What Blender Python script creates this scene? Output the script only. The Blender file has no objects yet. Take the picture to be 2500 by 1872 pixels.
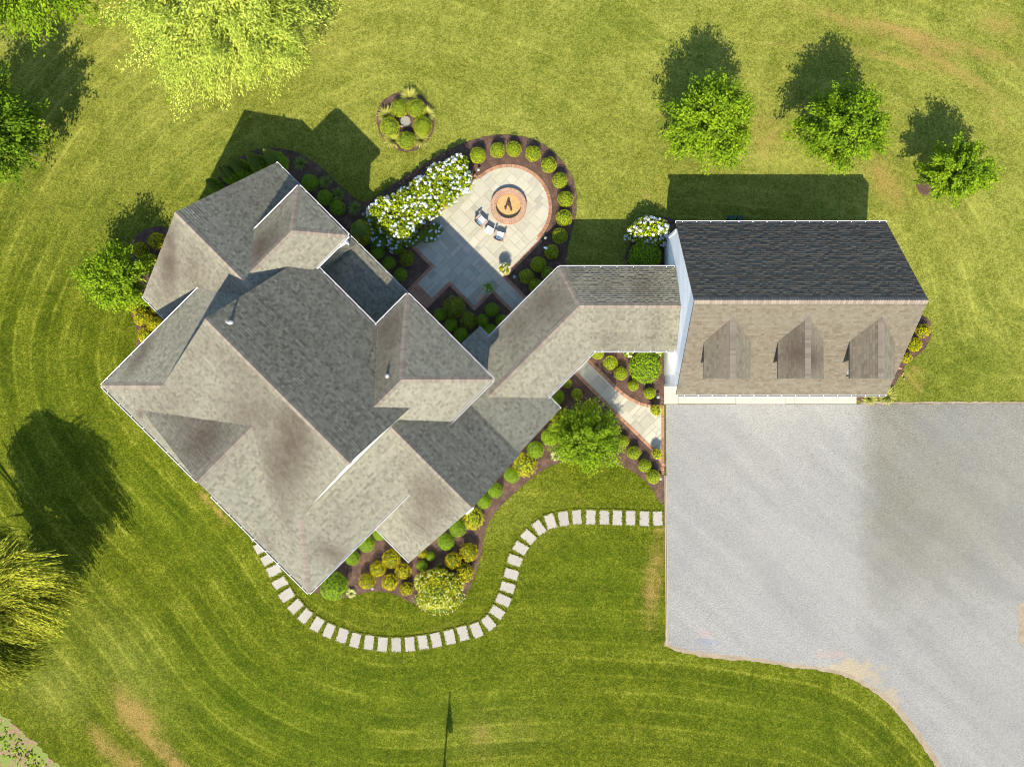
import bpy, math, random
import numpy as np
from mathutils import Vector

# ------------------------------------------------------------------ camera, sky, sun, exposure
S = 1.0 / 37.0            # all plans below are drawn at 37 units to the metre, x right, y down (south), z up
CAMZ = 1666.0 * S
C = bpy.context.scene.collection
scn = bpy.context.scene
cam = bpy.data.cameras.new('camera')
cam.lens = 24.0; cam.sensor_width = 36.0; cam.sensor_fit = 'HORIZONTAL'
cam.clip_start = 0.5; cam.clip_end = 2500
cam_o = bpy.data.objects.new('camera', cam); C.objects.link(cam_o)
cam_o.location = (0, 0, CAMZ); cam_o.rotation_euler = (0, 0, 0)
scn.camera = cam_o

SUN_EL = math.radians(41.6)
SUNX = 0.085              # shadows run north with a slight drift to the east
world = bpy.data.worlds.new('World'); scn.world = world; world.use_nodes = True
wn = world.node_tree
bg = wn.nodes['Background']
sky = wn.nodes.new('ShaderNodeTexSky'); sky.sky_type = 'NISHITA'; sky.sun_disc = False
sky.sun_elevation = SUN_EL; sky.sun_rotation = math.radians(180.0) + math.atan(SUNX)
sky.altitude = 50; sky.air_density = 1.0; sky.dust_density = 0.6; sky.ozone_density = 1.2
wn.links.new(sky.outputs[0], bg.inputs[0]); bg.inputs[1].default_value = 0.118
sun = bpy.data.lights.new('sun', 'SUN'); sun.energy = 4.3; sun.angle = math.radians(0.55); sun.color = (1.0, 0.89, 0.72)
sun_o = bpy.data.objects.new('sun', sun); C.objects.link(sun_o)
sd = Vector((SUNX, 1.0, -math.tan(SUN_EL) * math.sqrt(1 + SUNX ** 2)))
sun_o.rotation_euler = sd.to_track_quat('-Z', 'Y').to_euler(); sun_o.location = (0, -60, 60)
scn.view_settings.view_transform = 'Standard'; scn.view_settings.look = 'None'
scn.view_settings.exposure = 1.62; scn.view_settings.gamma = 1.0; scn.view_settings.use_curve_mapping = False
scn.cycles.filter_width = 1.05; scn.cycles.max_bounces = 6; scn.cycles.transparent_max_bounces = 6

RNG = np.random.default_rng(11)
random.seed(5)
H = 1666.0
R2 = math.sqrt(2.0)

def I(px, py, z=0.0):
    """photo plan reading (a point seen at height z) -> true ground plan"""
    f = 1 - z / H
    return ((px - 1250) * f, (py - 936) * f)
def MN(m, n):
    """house axes (m to the south-east, n to the south-west) -> plan"""
    return ((m - n) / R2, (m + n) / R2)
def XY(x, y):
    return ((x + y) / R2, (-x + y) / R2)
def W(x, y, z=0.0):
    return (x * S, -y * S, z * S)

# ------------------------------------------------------------------ materials
class NT:
    def __init__(s, name):
        s.m = bpy.data.materials.new(name); s.m.use_nodes = True
        s.t = s.m.node_tree; s.b = s.t.nodes['Principled BSDF']
        s.b.inputs['Specular IOR Level'].default_value = 0.25
    def n(s, typ, ins=None, **props):
        nd = s.t.nodes.new(typ)
        for k, v in props.items(): setattr(nd, k, v)
        for k, v in (ins or {}).items(): s.put(nd.inputs[k], v)
        return nd
    def put(s, sock, v):
        if isinstance(v, bpy.types.NodeSocket): s.t.links.new(v, sock)
        elif isinstance(v, bpy.types.Node): s.t.links.new(v.outputs[0], sock)
        else: sock.default_value = v
    def pos(s): return s.n('ShaderNodeNewGeometry').outputs['Position']
    def noise(s, scale, detail=3, rough=0.55, vec=None, dist=0.0):
        nd = s.n('ShaderNodeTexNoise', {'Scale': scale, 'Detail': detail, 'Roughness': rough, 'Distortion': dist})
        s.put(nd.inputs['Vector'], vec if vec is not None else s.pos())
        return nd.outputs['Fac']
    def attr(s, name): return s.n('ShaderNodeAttribute', attribute_name=name).outputs['Fac']
    def math(s, op, a, b=0.0, c=0.0, clamp=False):
        nd = s.n('ShaderNodeMath', operation=op, use_clamp=clamp)
        s.put(nd.inputs[0], a); s.put(nd.inputs[1], b)
        if op in ('MULTIPLY_ADD', 'PINGPONG', 'SMOOTH_MIN'): s.put(nd.inputs[2], c)
        return nd.outputs[0]
    def rng(s, v, a, b, c=0.0, d=1.0):
        nd = s.n('ShaderNodeMapRange', {0: v, 1: a, 2: b, 3: c, 4: d}, interpolation_type='SMOOTHSTEP')
        return nd.outputs[0]
    def mix(s, f, a, b, blend='MIX'):
        nd = s.n('ShaderNodeMix', data_type='RGBA', blend_type=blend)
        s.put(nd.inputs[0], f)
        for i, v in ((6, a), (7, b)):
            s.put(nd.inputs[i], v if not isinstance(v, tuple) else (*v, 1))
        return nd.outputs[2]
    def ramp(s, f, stops, interp='LINEAR'):
        nd = s.n('ShaderNodeValToRGB'); nd.color_ramp.interpolation = interp
        e = nd.color_ramp.elements
        while len(e) < len(stops): e.new(0.5)
        for el, (p, c) in zip(e, stops): el.position = p; el.color = (*c, 1)
        s.put(nd.inputs[0], f); return nd.outputs[0]
    def objrand(s): return s.n('ShaderNodeObjectInfo').outputs['Random']
    def bump(s, h, strength=0.5, dist=0.02):
        nd = s.n('ShaderNodeBump', {'Strength': strength, 'Distance': dist, 'Height': h})
        s.t.links.new(nd.outputs[0], s.b.inputs['Normal'])
    def out(s, col, rough=0.85):
        s.put(s.b.inputs['Base Color'], col if not isinstance(col, tuple) else (*col, 1))
        s.put(s.b.inputs['Roughness'], rough); return s.m
    def scale(s, col, f):
        """multiply a colour by a scalar socket"""
        nd = s.n('ShaderNodeVectorMath', operation='SCALE'); s.put(nd.inputs[0], col); s.put(nd.inputs[3], f)
        return nd.outputs[0]

def simple(name, col, rough=0.7, var=0.12, sc=6.0, spec=0.25, metal=0.0):
    k = NT(name); f = k.noise(sc, 4)
    c = k.mix(f, tuple(v * (1 - var) for v in col), tuple(min(1, v * (1 + var)) for v in col))
    k.b.inputs['Specular IOR Level'].default_value = spec; k.b.inputs['Metallic'].default_value = metal
    return k.out(c, rough)

def mat_leaf(name, dark, light, trans=0.3, rough=0.55):
    k = NT(name)
    t = k.math('ADD', k.math('MULTIPLY', k.attr('tint'), 0.85), k.math('MULTIPLY', k.objrand(), 0.2))
    c = k.mix(t, dark, light)
    k.b.inputs['Specular IOR Level'].default_value = 0.07
    k.out(c, 0.75)
    if trans > 0:
        tl = k.n('ShaderNodeBsdfTranslucent', {'Color': k.mix(0.5, c, tuple(min(1, v * 1.6) for v in light))})
        mx = k.n('ShaderNodeMixShader', {0: trans, 1: k.b.outputs[0], 2: tl.outputs[0]})
        o = [n for n in k.t.nodes if n.type == 'OUTPUT_MATERIAL'][0]
        k.t.links.new(mx.outputs[0], o.inputs[0])
    return k.m

def lawn_mat():
    k = NT('lawn grass'); p = k.pos()
    n_big = k.noise(0.11, 4, 0.6, p); n_mid = k.noise(0.7, 5, 0.7, p, 0.8); n_cl = k.noise(3.6, 4, 0.75, p)
    n_bl = k.noise(11.0, 3, 0.85, p); n_fi = k.noise(30.0, 2, 0.9, p); n_dry = k.noise(0.8, 7, 0.78, p, 1.2)
    wob = k.math('MULTIPLY', k.math('SUBTRACT', k.noise(0.10, 3, 0.5, p), 0.5), 12.0)
    wob = k.math('ADD', wob, k.math('MULTIPLY', k.math('SUBTRACT', k.noise(1.6, 3, 0.7, p), 0.5), 6.0))
    d = k.math('ADD', k.attr('mow'), wob)
    band = k.rng(k.math('SINE', k.math('MULTIPLY', d, 2 * math.pi / 96.0)), -0.9, 0.9)
    line = k.rng(k.math('PINGPONG', d, 20.0), 0.0, 6.5, 1.0, 0.0); st = k.attr('stripe')
    line2 = k.rng(k.math('PINGPONG', k.math('ADD', d, 7.0), 17.0), 0.0, 5.0, 1.0, 0.0)
    brk = k.rng(k.noise(0.14, 4, 0.65, p), 0.42, 0.62); brk2 = k.rng(k.noise(0.21, 4, 0.65, p), 0.5, 0.66)
    line = k.math('ADD', k.math('MULTIPLY', line, k.math('MULTIPLY_ADD', brk, 0.62, 0.25)), k.math('MULTIPLY', k.math('MULTIPLY', line2, brk2), 0.6))
    f = k.math('ADD', k.math('MULTIPLY_ADD', n_cl, 0.45, 0.05), k.math('MULTIPLY_ADD', n_bl, 0.60, 0.075))
    f = k.math('ADD', f, k.math('MULTIPLY', n_fi, 0.55))
    f = k.math('ADD', f, k.math('MULTIPLY', n_mid, 0.45))
    f = k.math('ADD', f, k.math('MULTIPLY', k.math('SUBTRACT', band, 0.5), k.math('MULTIPLY', k.math('MULTIPLY_ADD', brk, 0.13, 0.02), st)))
    cell = k.n('ShaderNodeTexVoronoi', {'Vector': p, 'Scale': 13.0}); cr = k.n('ShaderNodeSeparateColor', {0: cell.outputs['Color']}).outputs[0]
    f = k.math('ADD', f, k.math('MULTIPLY', line, k.math('MULTIPLY', st, 0.19)))
    f = k.math('ADD', f, k.math('MULTIPLY', k.math('SUBTRACT', cr, 0.5), 0.26))
    f = k.rng(f, 0.78, 1.62)
    g = k.ramp(f, [(0.0, (0.014, 0.026, 0.0008)), (0.42, (0.045, 0.060, 0.0022)), (0.72, (0.090, 0.103, 0.006)), (1.0, (0.178, 0.186, 0.030))])
    pale = k.mix(k.math('MULTIPLY', k.attr('pale'), k.rng(n_big, 0.3, 0.7, 0.6, 1.0)), g, k.mix(f, (0.046, 0.064, 0.004), (0.258, 0.262, 0.056)))
    lush = k.mix(k.math('MULTIPLY', k.attr('lush'), 0.5), pale, k.mix(f, (0.014, 0.034, 0.0012), (0.075, 0.105, 0.005)))
    dm = k.math('ADD', k.math('MULTIPLY', k.attr('dry'), k.math('MULTIPLY_ADD', n_dry, 2.2, -0.35)), k.math('MULTIPLY', k.math('SUBTRACT', n_bl, 0.5), 1.1))
    dm = k.math('ADD', dm, k.math('MULTIPLY', k.math('SUBTRACT', line, 0.3), 0.10))
    dm = k.math('MULTIPLY', k.rng(dm, 0.12, 0.85), k.rng(k.attr('dry'), 0.03, 0.2))
    patch = k.math('MULTIPLY', k.rng(n_dry, 0.56, 0.78), 0.28)
    dm = k.math('MAXIMUM', dm, patch)
    col = k.mix(k.math('MULTIPLY', dm, 0.82), lush, k.mix(k.rng(k.math('ADD', n_bl, k.math('MULTIPLY', n_fi, 0.6)), 0.45, 1.15), (0.085, 0.058, 0.012), (0.31, 0.205, 0.072)))
    k.bump(k.math('ADD', n_bl, k.math('ADD', k.math('MULTIPLY', n_cl, 0.9), k.math('MULTIPLY', n_fi, 0.5))), 0.6, 0.045)
    k.b.inputs['Specular IOR Level'].default_value = 0.04
    return k.out(col, 0.95)

def mulch_mat():
    k = NT('bark mulch'); p = k.pos()
    a = k.noise(26, 3, 0.85, p); b = k.noise(2.0, 4, 0.6, p); v = k.n('ShaderNodeTexVoronoi', {'Vector': p, 'Scale': 16.0})
    f = k.math('ADD', k.math('MULTIPLY', a, 0.8), k.math('MULTIPLY', k.math('SUBTRACT', b, 0.5), 0.7))
    c = k.ramp(k.math('ADD', f, k.math('MULTIPLY', v.outputs['Distance'], 0.25)), [(0.25, (0.01782, 0.01053, 0.008316)), (0.55, (0.07425, 0.04402, 0.03142)), (0.78, (0.1386, 0.08804, 0.06098)), (1.0, (0.2772, 0.201, 0.1386))])
    k.bump(k.math('ADD', a, v.outputs['Distance']), 0.7, 0.05)
    return k.out(c, 0.95)

def gravel_mat():
    k = NT('driveway gravel'); p = k.pos()
    sx = k.n('ShaderNodeSeparateXYZ', {0: p}); x, y = sx.outputs[0], sx.outputs[1]
    a = k.noise(12, 3, 0.9, p); b = k.noise(32, 2, 0.9, p); c = k.noise(0.22, 5, 0.6, p, 0.8); c2 = k.noise(1.4, 4, 0.6, p)
    v = k.n('ShaderNodeTexVoronoi', {'Vector': p, 'Scale': 17.0})
    vc = k.n('ShaderNodeSeparateColor', {0: v.outputs['Color']}).outputs[0]
    f = k.math('ADD', k.math('MULTIPLY', a, 0.5), k.math('MULTIPLY_ADD', vc, 0.22, 0.13))
    f = k.math('ADD', f, k.math('MULTIPLY', k.math('SUBTRACT', b, 0.5), 0.5))
    light = k.ramp(f, [(0.2, (0.09064, 0.0924, 0.09002)), (0.45, (0.1632, 0.165, 0.1575)), (0.65, (0.213, 0.2112, 0.1944)), (0.9, (0.2991, 0.2904, 0.2619))])
    dark = k.ramp(f, [(0.2, (0.05606, 0.05491, 0.04453)), (0.45, (0.1143, 0.1119, 0.09214)), (0.65, (0.1552, 0.1521, 0.1258)), (0.9, (0.2501, 0.2408, 0.1975))])
    wob = k.math('MULTIPLY', k.math('SUBTRACT', c2, 0.5), 0.9)
    e1 = k.rng(k.math('ADD', x, k.math('MULTIPLY', wob, 1.6)), 22.1, 24.5)
    e2 = k.rng(k.math('ADD', y, k.math('MULTIPLY', k.math('SUBTRACT', c, 0.5), 9.0)), -17.5, -9.0)
    worn = k.math('MULTIPLY', e1, k.math('MULTIPLY_ADD', e2, 0.85, 0.15))
    worn = k.math('MULTIPLY', worn, k.rng(x, 33.5, 25.0, 0.72, 1.0))
    col = k.mix(worn, light, dark)
    track = k.math('MULTIPLY', k.rng(c, 0.50, 0.64), 0.22)
    col = k.mix(track, col, (0.125, 0.13, 0.142))
    pale = k.math('MULTIPLY', k.rng(k.noise(0.35, 4, 0.6, p), 0.54, 0.7), 0.10)
    mp_ = k.n('ShaderNodeMapping', vector_type='TEXTURE'); k.put(mp_.inputs[0], p); mp_.inputs['Rotation'].default_value = (0, 0, math.radians(-42)); mp_.inputs['Scale'].default_value = (16.0, 1.5, 1)
    streak = k.noise(1.0, 4, 0.6, mp_.outputs[0], 0.4)
    col = k.scale(col, k.rng(streak, 0.3, 0.7, 0.92, 1.07))
    col = k.mix(pale, col, (0.24, 0.232, 0.21))
    for (cx, cy, rx, ry, cc, st) in ((12.85, -17.05, 0.55, 0.30, (0.08, 0.11, 0.22), 0.26), (13.6, -17.1, 0.3, 0.22, (0.08, 0.11, 0.22), 0.2), (12.9, -16.5, 0.5, 0.3, (0.3, 0.15, 0.15), 0.22), (20.9, -17.9, 1.1, 0.3, (0.30, 0.16, 0.15), 0.2),
                                     (22.4, -19.0, 2.2, 1.0, (0.30, 0.22, 0.09), 0.4), (24.7, -21.2, 1.0, 1.5, (0.3, 0.22, 0.10), 0.35)):
        mp = k.n('ShaderNodeVectorMath', operation='SUBTRACT'); k.put(mp.inputs[0], p); mp.inputs[1].default_value = (cx, cy, 0)
        ms = k.n('ShaderNodeVectorMath', operation='DIVIDE'); k.put(ms.inputs[0], mp.outputs[0]); ms.inputs[1].default_value = (rx, ry, 1)
        ln = k.n('ShaderNodeVectorMath', operation='LENGTH'); k.put(ln.inputs[0], ms.outputs[0])
        g = k.rng(k.math('ADD', ln.outputs['Value'], k.math('MULTIPLY', k.math('SUBTRACT', c2, 0.5), 2.2)), 0.35, 1.2, 1.0, 0.0)
        col = k.mix(k.math('MULTIPLY', g, st), col, cc)
    k.bump(k.math('ADD', a, v.outputs['Distance']), 0.6, 0.03)
    return k.out(col, 0.9)

def soil_mat():
    k = NT('dry soil'); p = k.pos(); a = k.noise(9, 4, 0.8, p); b = k.noise(1.2, 4, 0.6, p)
    c = k.ramp(k.math('ADD', k.math('MULTIPLY', a, 0.6), k.math('MULTIPLY', b, 0.4)), [(0.3, (0.1056, 0.0792, 0.051)), (0.6, (0.2208, 0.1848, 0.132)), (0.8, (0.2784, 0.2534, 0.204))])
    k.bump(a, 0.5, 0.03); return k.out(c, 0.95)

def field_mat():
    k = NT('rough field'); p = k.pos(); a = k.noise(7, 4, 0.85, p); b = k.noise(1.0, 4, 0.7, p, 1.0)
    soil = k.ramp(a, [(0.3, (0.078, 0.0513, 0.0288)), (0.6, (0.216, 0.1482, 0.0864)), (0.8, (0.3, 0.228, 0.1392))])
    grn = k.mix(a, (0.05, 0.09, 0.01), (0.19, 0.22, 0.05))
    k.bump(a, 0.8, 0.06); return k.out(k.mix(k.rng(b, 0.46, 0.58), soil, grn), 0.95)

def shingle_mat(name, stops, stain_col):
    k = NT(name); p = k.pos()
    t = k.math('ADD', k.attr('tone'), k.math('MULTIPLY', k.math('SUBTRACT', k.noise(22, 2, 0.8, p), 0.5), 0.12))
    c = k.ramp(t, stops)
    st = k.math('MULTIPLY', k.attr('stain'), k.rng(k.noise(0.9, 5, 0.7, p), 0.25, 0.7, 0.72, 1.1))
    c = k.mix(st, c, k.mix(k.noise(3.0, 3, 0.7, p), tuple(v * 0.8 for v in stain_col), tuple(v * 1.2 for v in stain_col)))
    k.bump(k.noise(60, 2, 0.8, p), 0.35, 0.01)
    k.b.inputs['Specular IOR Level'].default_value = 0.08
    if 'Diffuse Roughness' in k.b.inputs: k.b.inputs['Diffuse Roughness'].default_value = 0.3
    return k.out(c, 0.95)

def stone_mat(name, stops):
    k = NT(name); p = k.pos()
    off = k.n('ShaderNodeVectorMath', operation='SCALE'); k.put(off.inputs[0], k.n('ShaderNodeCombineXYZ', {0: 1.0, 1: 0.7, 2: 0.3}).outputs[0]); k.put(off.inputs[3], k.math('MULTIPLY', k.objrand(), 90.0))
    pv = k.n('ShaderNodeVectorMath', operation='ADD'); k.put(pv.inputs[0], p); k.put(pv.inputs[1], off.outputs[0])
    c = k.ramp(k.objrand(), stops)
    n = k.noise(2.2, 5, 0.65, pv.outputs[0], 1.2); n2 = k.noise(14, 3, 0.7, p)
    c = k.scale(c, k.math('ADD', 0.72, k.math('ADD', k.math('MULTIPLY', n, 0.4), k.math('MULTIPLY', n2, 0.16))))
    k.bump(n, 0.25, 0.02); return k.out(c, 0.75)

def brick_mat(name='red brick'):
    k = NT(name); p = k.pos()
    c = k.ramp(k.attr('tone'), [(0.0, (0.125, 0.050, 0.027)), (0.35, (0.195, 0.082, 0.042)), (0.7, (0.25, 0.118, 0.060)), (1.0, (0.285, 0.155, 0.085))])
    c = k.mix(k.math('MULTIPLY', k.noise(30, 3, 0.7, p), 0.4), c, (0.35, 0.2, 0.13))
    k.bump(k.noise(60, 2), 0.3, 0.005); return k.out(c, 0.85)

M = {}
M['lawn'] = lawn_mat(); M['mulch'] = mulch_mat(); M['gravel'] = gravel_mat(); M['soil'] = soil_mat(); M['field'] = field_mat()
HS = [(0.0, (0.05217, 0.05087, 0.03997)), (0.28, (0.1012, 0.09827, 0.0768)), (0.55, (0.1564, 0.1531, 0.1189)), (0.8, (0.2116, 0.2081, 0.1578)), (1.0, (0.2577, 0.2486, 0.1893))]
M['shingle'] = shingle_mat('sage grey shingles', HS, (0.06075, 0.0486, 0.03735))
GS = [(0.0, (0.04538, 0.03655, 0.02875)), (0.3, (0.08167, 0.06619, 0.04879)), (0.55, (0.1035, 0.09158, 0.06883)), (0.8, (0.129, 0.120, 0.091)), (1.0, (0.160, 0.150, 0.116))]
M['shingle_g'] = shingle_mat('tan shingles', GS, (0.052, 0.038, 0.03))
M['cap'] = shingle_mat('ridge cap shingles', [(0.0, (0.1135, 0.09488, 0.07762)), (1.0, (0.1811, 0.1581, 0.1294))], (0.07567, 0.0575, 0.046))
M['trim'] = simple('white trim', (0.62, 0.62, 0.61), 0.45, 0.04)
M['dark_metal'] = simple('dark metal', (0.035, 0.035, 0.04), 0.5)
M['siding'] = simple('white siding', (0.80, 0.80, 0.80), 0.6, 0.04, 2.0)
M['flag'] = stone_mat('bluestone flags', [(0.0, (0.2035, 0.1995, 0.1555)), (0.12, (0.2365, 0.2331, 0.1843)), (0.35, (0.2695, 0.2625, 0.2064)), (0.65, (0.2915, 0.2814, 0.2189)), (0.9, (0.253, 0.2572, 0.2064)), (0.985, (0.275, 0.2678, 0.192)), (1.0, (0.286, 0.2152, 0.1296))])
M['step'] = stone_mat('pale step stones', [(0.0, (0.1932, 0.1848, 0.1596)), (0.5, (0.2184, 0.21, 0.1848)), (1.0, (0.2058, 0.1953, 0.1722))])
M['brick'] = brick_mat()
M['mortar'] = simple('mortar', (0.27, 0.235, 0.185), 0.9, 0.15, 20)
M['concrete'] = simple('apron concrete', (0.2772, 0.2436, 0.2058), 0.85, 0.08, 1.2)
M['sand'] = simple('pit sand', (0.3, 0.198, 0.084), 0.95, 0.3, 7)
M['char'] = simple('charred wood', (0.045, 0.03, 0.022), 0.9, 0.4, 8)
M['bark'] = simple('bark', (0.10, 0.075, 0.05), 0.9, 0.35, 9)
M['chair_frame'] = simple('tan resin', (0.264, 0.198, 0.156), 0.55, 0.08)
M['cushion'] = simple('white cushion', (0.80, 0.79, 0.76), 0.9, 0.04)
M['teal'] = simple('teal cloth', (0.045, 0.135, 0.15), 0.9, 0.15)
M['bin'] = simple('teal plastic', (0.0096, 0.045, 0.03575), 0.5, 0.1)
M['lid'] = simple('grey green lid', (0.18, 0.186, 0.15), 0.7, 0.15, 10)
M['timber'] = simple('weathered timber', (0.231, 0.187, 0.1485), 0.85, 0.2, 8)
M['lamp'] = simple('lamp cap', (0.189, 0.2025, 0.1935), 0.4, 0.08, 6, 0.5)
M['pot'] = simple('grey pot', (0.20, 0.18, 0.16), 0.7)
M['rock'] = simple('reddish rock', (0.30, 0.15, 0.11), 0.85, 0.25)
M['flagcloth'] = simple('flag cloth', (0.35, 0.06, 0.07), 0.9)
M['core'] = simple('inner twigs', (0.055, 0.08, 0.006), 0.95, 0.3, 10)
M['petal'] = mat_leaf('white petals', (0.42, 0.47, 0.62), (0.76, 0.76, 0.74), 0.2, 0.7)
M['petal_b'] = mat_leaf('blue white petals', (0.28, 0.42, 0.72), (0.66, 0.72, 0.80), 0.2, 0.7)
M['petal_c'] = mat_leaf('cream petals', (0.34, 0.40, 0.08), (0.66, 0.66, 0.34), 0.2, 0.7)
M['petal_p'] = mat_leaf('pink white petals', (0.62, 0.46, 0.50), (0.80, 0.74, 0.72), 0.2, 0.7)
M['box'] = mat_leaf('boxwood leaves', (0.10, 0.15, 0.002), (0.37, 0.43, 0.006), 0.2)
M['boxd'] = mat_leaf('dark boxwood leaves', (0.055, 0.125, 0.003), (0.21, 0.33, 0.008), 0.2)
M['gold'] = mat_leaf('golden leaves', (0.10, 0.105, 0.002), (0.46, 0.40, 0.006), 0.25)
M['lime'] = mat_leaf('lime leaves', (0.117, 0.157, 0.0039), (0.4368, 0.4186, 0.0156), 0.3)
M['olive'] = mat_leaf('olive leaves', (0.0819, 0.1176, 0.0035), (0.2639, 0.2688, 0.0105), 0.25)
M['conifer'] = mat_leaf('conifer sprays', (0.06, 0.13, 0.004), (0.20, 0.31, 0.010), 0.15)
M['conifer_y'] = mat_leaf('yellow conifer sprays', (0.117, 0.1365, 0.0052), (0.39, 0.364, 0.013), 0.2)
M['tree'] = mat_leaf('tree leaves', (0.030, 0.070, 0.003), (0.135, 0.215, 0.010), 0.22)
M['tree_y'] = mat_leaf('pale tree leaves', (0.135, 0.20, 0.014), (0.40, 0.445, 0.080), 0.22)
M['tree_b'] = mat_leaf('bright tree leaves', (0.038, 0.085, 0.003), (0.19, 0.285, 0.010), 0.22)
M['willow'] = mat_leaf('willow leaves', (0.050, 0.070, 0.003), (0.33, 0.34, 0.030), 0.2)
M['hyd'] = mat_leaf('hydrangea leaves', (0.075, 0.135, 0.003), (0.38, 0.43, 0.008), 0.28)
M['hydd'] = mat_leaf('shaded hydrangea leaves', (0.039, 0.0845, 0.0078), (0.156, 0.221, 0.0156), 0.25)  # darker copy of the hydrangea leaves, shade put into the colour
M['grass_y'] = mat_leaf('striped grass blades', (0.12, 0.14, 0.012), (0.38, 0.37, 0.10), 0.3)
M['grass_g'] = mat_leaf('green grass blades', (0.06, 0.10, 0.010), (0.19, 0.24, 0.05), 0.3)
M['turf'] = mat_leaf('turf blades', (0.03, 0.045, 0.002), (0.13, 0.135, 0.012), 0.1)
M['varieg'] = mat_leaf('cream edged leaves', (0.10, 0.15, 0.02), (0.52, 0.53, 0.22), 0.25)

# ------------------------------------------------------------------ object helpers
BASE = {}
def link(o, parent=None):
    C.objects.link(o)
    if parent is not None: o.parent = parent
    return o
def tag(o, label=None, cat=None, group=None, kind=None):
    if label: o['label'] = label
    if cat: o['category'] = cat
    if group: o['group'] = group
    if kind: o['kind'] = kind
    return o
def thing(name, label, cat, x, y, z=0.0, group=None, rot=0.0):
    o = bpy.data.objects.new(name, None); o.empty_display_size = 0.2
    o.location = W(x, y, z); o.rotation_euler = (0, 0, rot); C.objects.link(o)
    BASE[o.name] = (x, y, z); return tag(o, label, cat, group)
def group_node(name, kind):
    o = bpy.data.objects.new(name, None); C.objects.link(o); BASE[o.name] = (0, 0, 0); return tag(o, kind=kind)
def attr_set(me, name, vals, dom='FACE'):
    a = me.attributes.new(name, 'FLOAT', dom); a.data.foreach_set('value', np.asarray(vals, dtype=np.float32))
def raw_mesh(name, V, F, mats, attrs=None, midx=None, smooth=False):
    me = bpy.data.meshes.new(name)
    me.from_pydata([tuple(v) for v in V], [], [tuple(f) for f in F])
    for m in (mats if isinstance(mats, (list, tuple)) else [mats]): me.materials.append(m)
    if midx is not None: me.polygons.foreach_set('material_index', np.asarray(midx, dtype=np.int32))
    for k, (vals, dom) in (attrs or {}).items(): attr_set(me, k, vals, dom)
    if smooth: me.polygons.foreach_set('use_smooth', np.ones(len(me.polygons), dtype=bool))
    me.update(); return me
def quads_mesh(name, Q, mat, tint=None):
    """Q: N x 4 x 3 in metres"""
    N = len(Q); me = bpy.data.meshes.new(name)
    me.vertices.add(4 * N); me.vertices.foreach_set('co', Q.reshape(-1).astype(np.float32))
    me.loops.add(4 * N); me.loops.foreach_set('vertex_index', np.arange(4 * N, dtype=np.int32))
    me.polygons.add(N); me.polygons.foreach_set('loop_start', np.arange(0, 4 * N, 4, dtype=np.int32))
    me.polygons.foreach_set('loop_total', np.full(N, 4, dtype=np.int32))
    for m in (mat if isinstance(mat, (list, tuple)) else [mat]): me.materials.append(m)
    if tint is not None: attr_set(me, 'tint', tint)
    me.update(calc_edges=True); me.validate(); return me
def mk(name, V, F, mats, parent=None, attrs=None, midx=None, smooth=False, kind=None):
    """V in plan units, world plan; origin goes to the parent's base, else to the mesh's own base"""
    V = np.asarray(V, dtype=float)
    if parent is not None: b = BASE[parent.name]
    else:
        b = ((V[:, 0].min() + V[:, 0].max()) / 2, (V[:, 1].min() + V[:, 1].max()) / 2, V[:, 2].min())
    L = (V - np.array(b)) * S; L[:, 1] *= -1
    me = raw_mesh(name, L, F, mats, attrs, midx, smooth)
    o = bpy.data.objects.new(name, me); link(o, parent)
    if parent is None: o.location = W(*b)
    BASE[o.name] = b
    if kind: o['kind'] = kind
    return o
def area2(P): return sum(P[i][0] * P[(i + 1) % len(P)][1] - P[(i + 1) % len(P)][0] * P[i][1] for i in range(len(P)))
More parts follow.
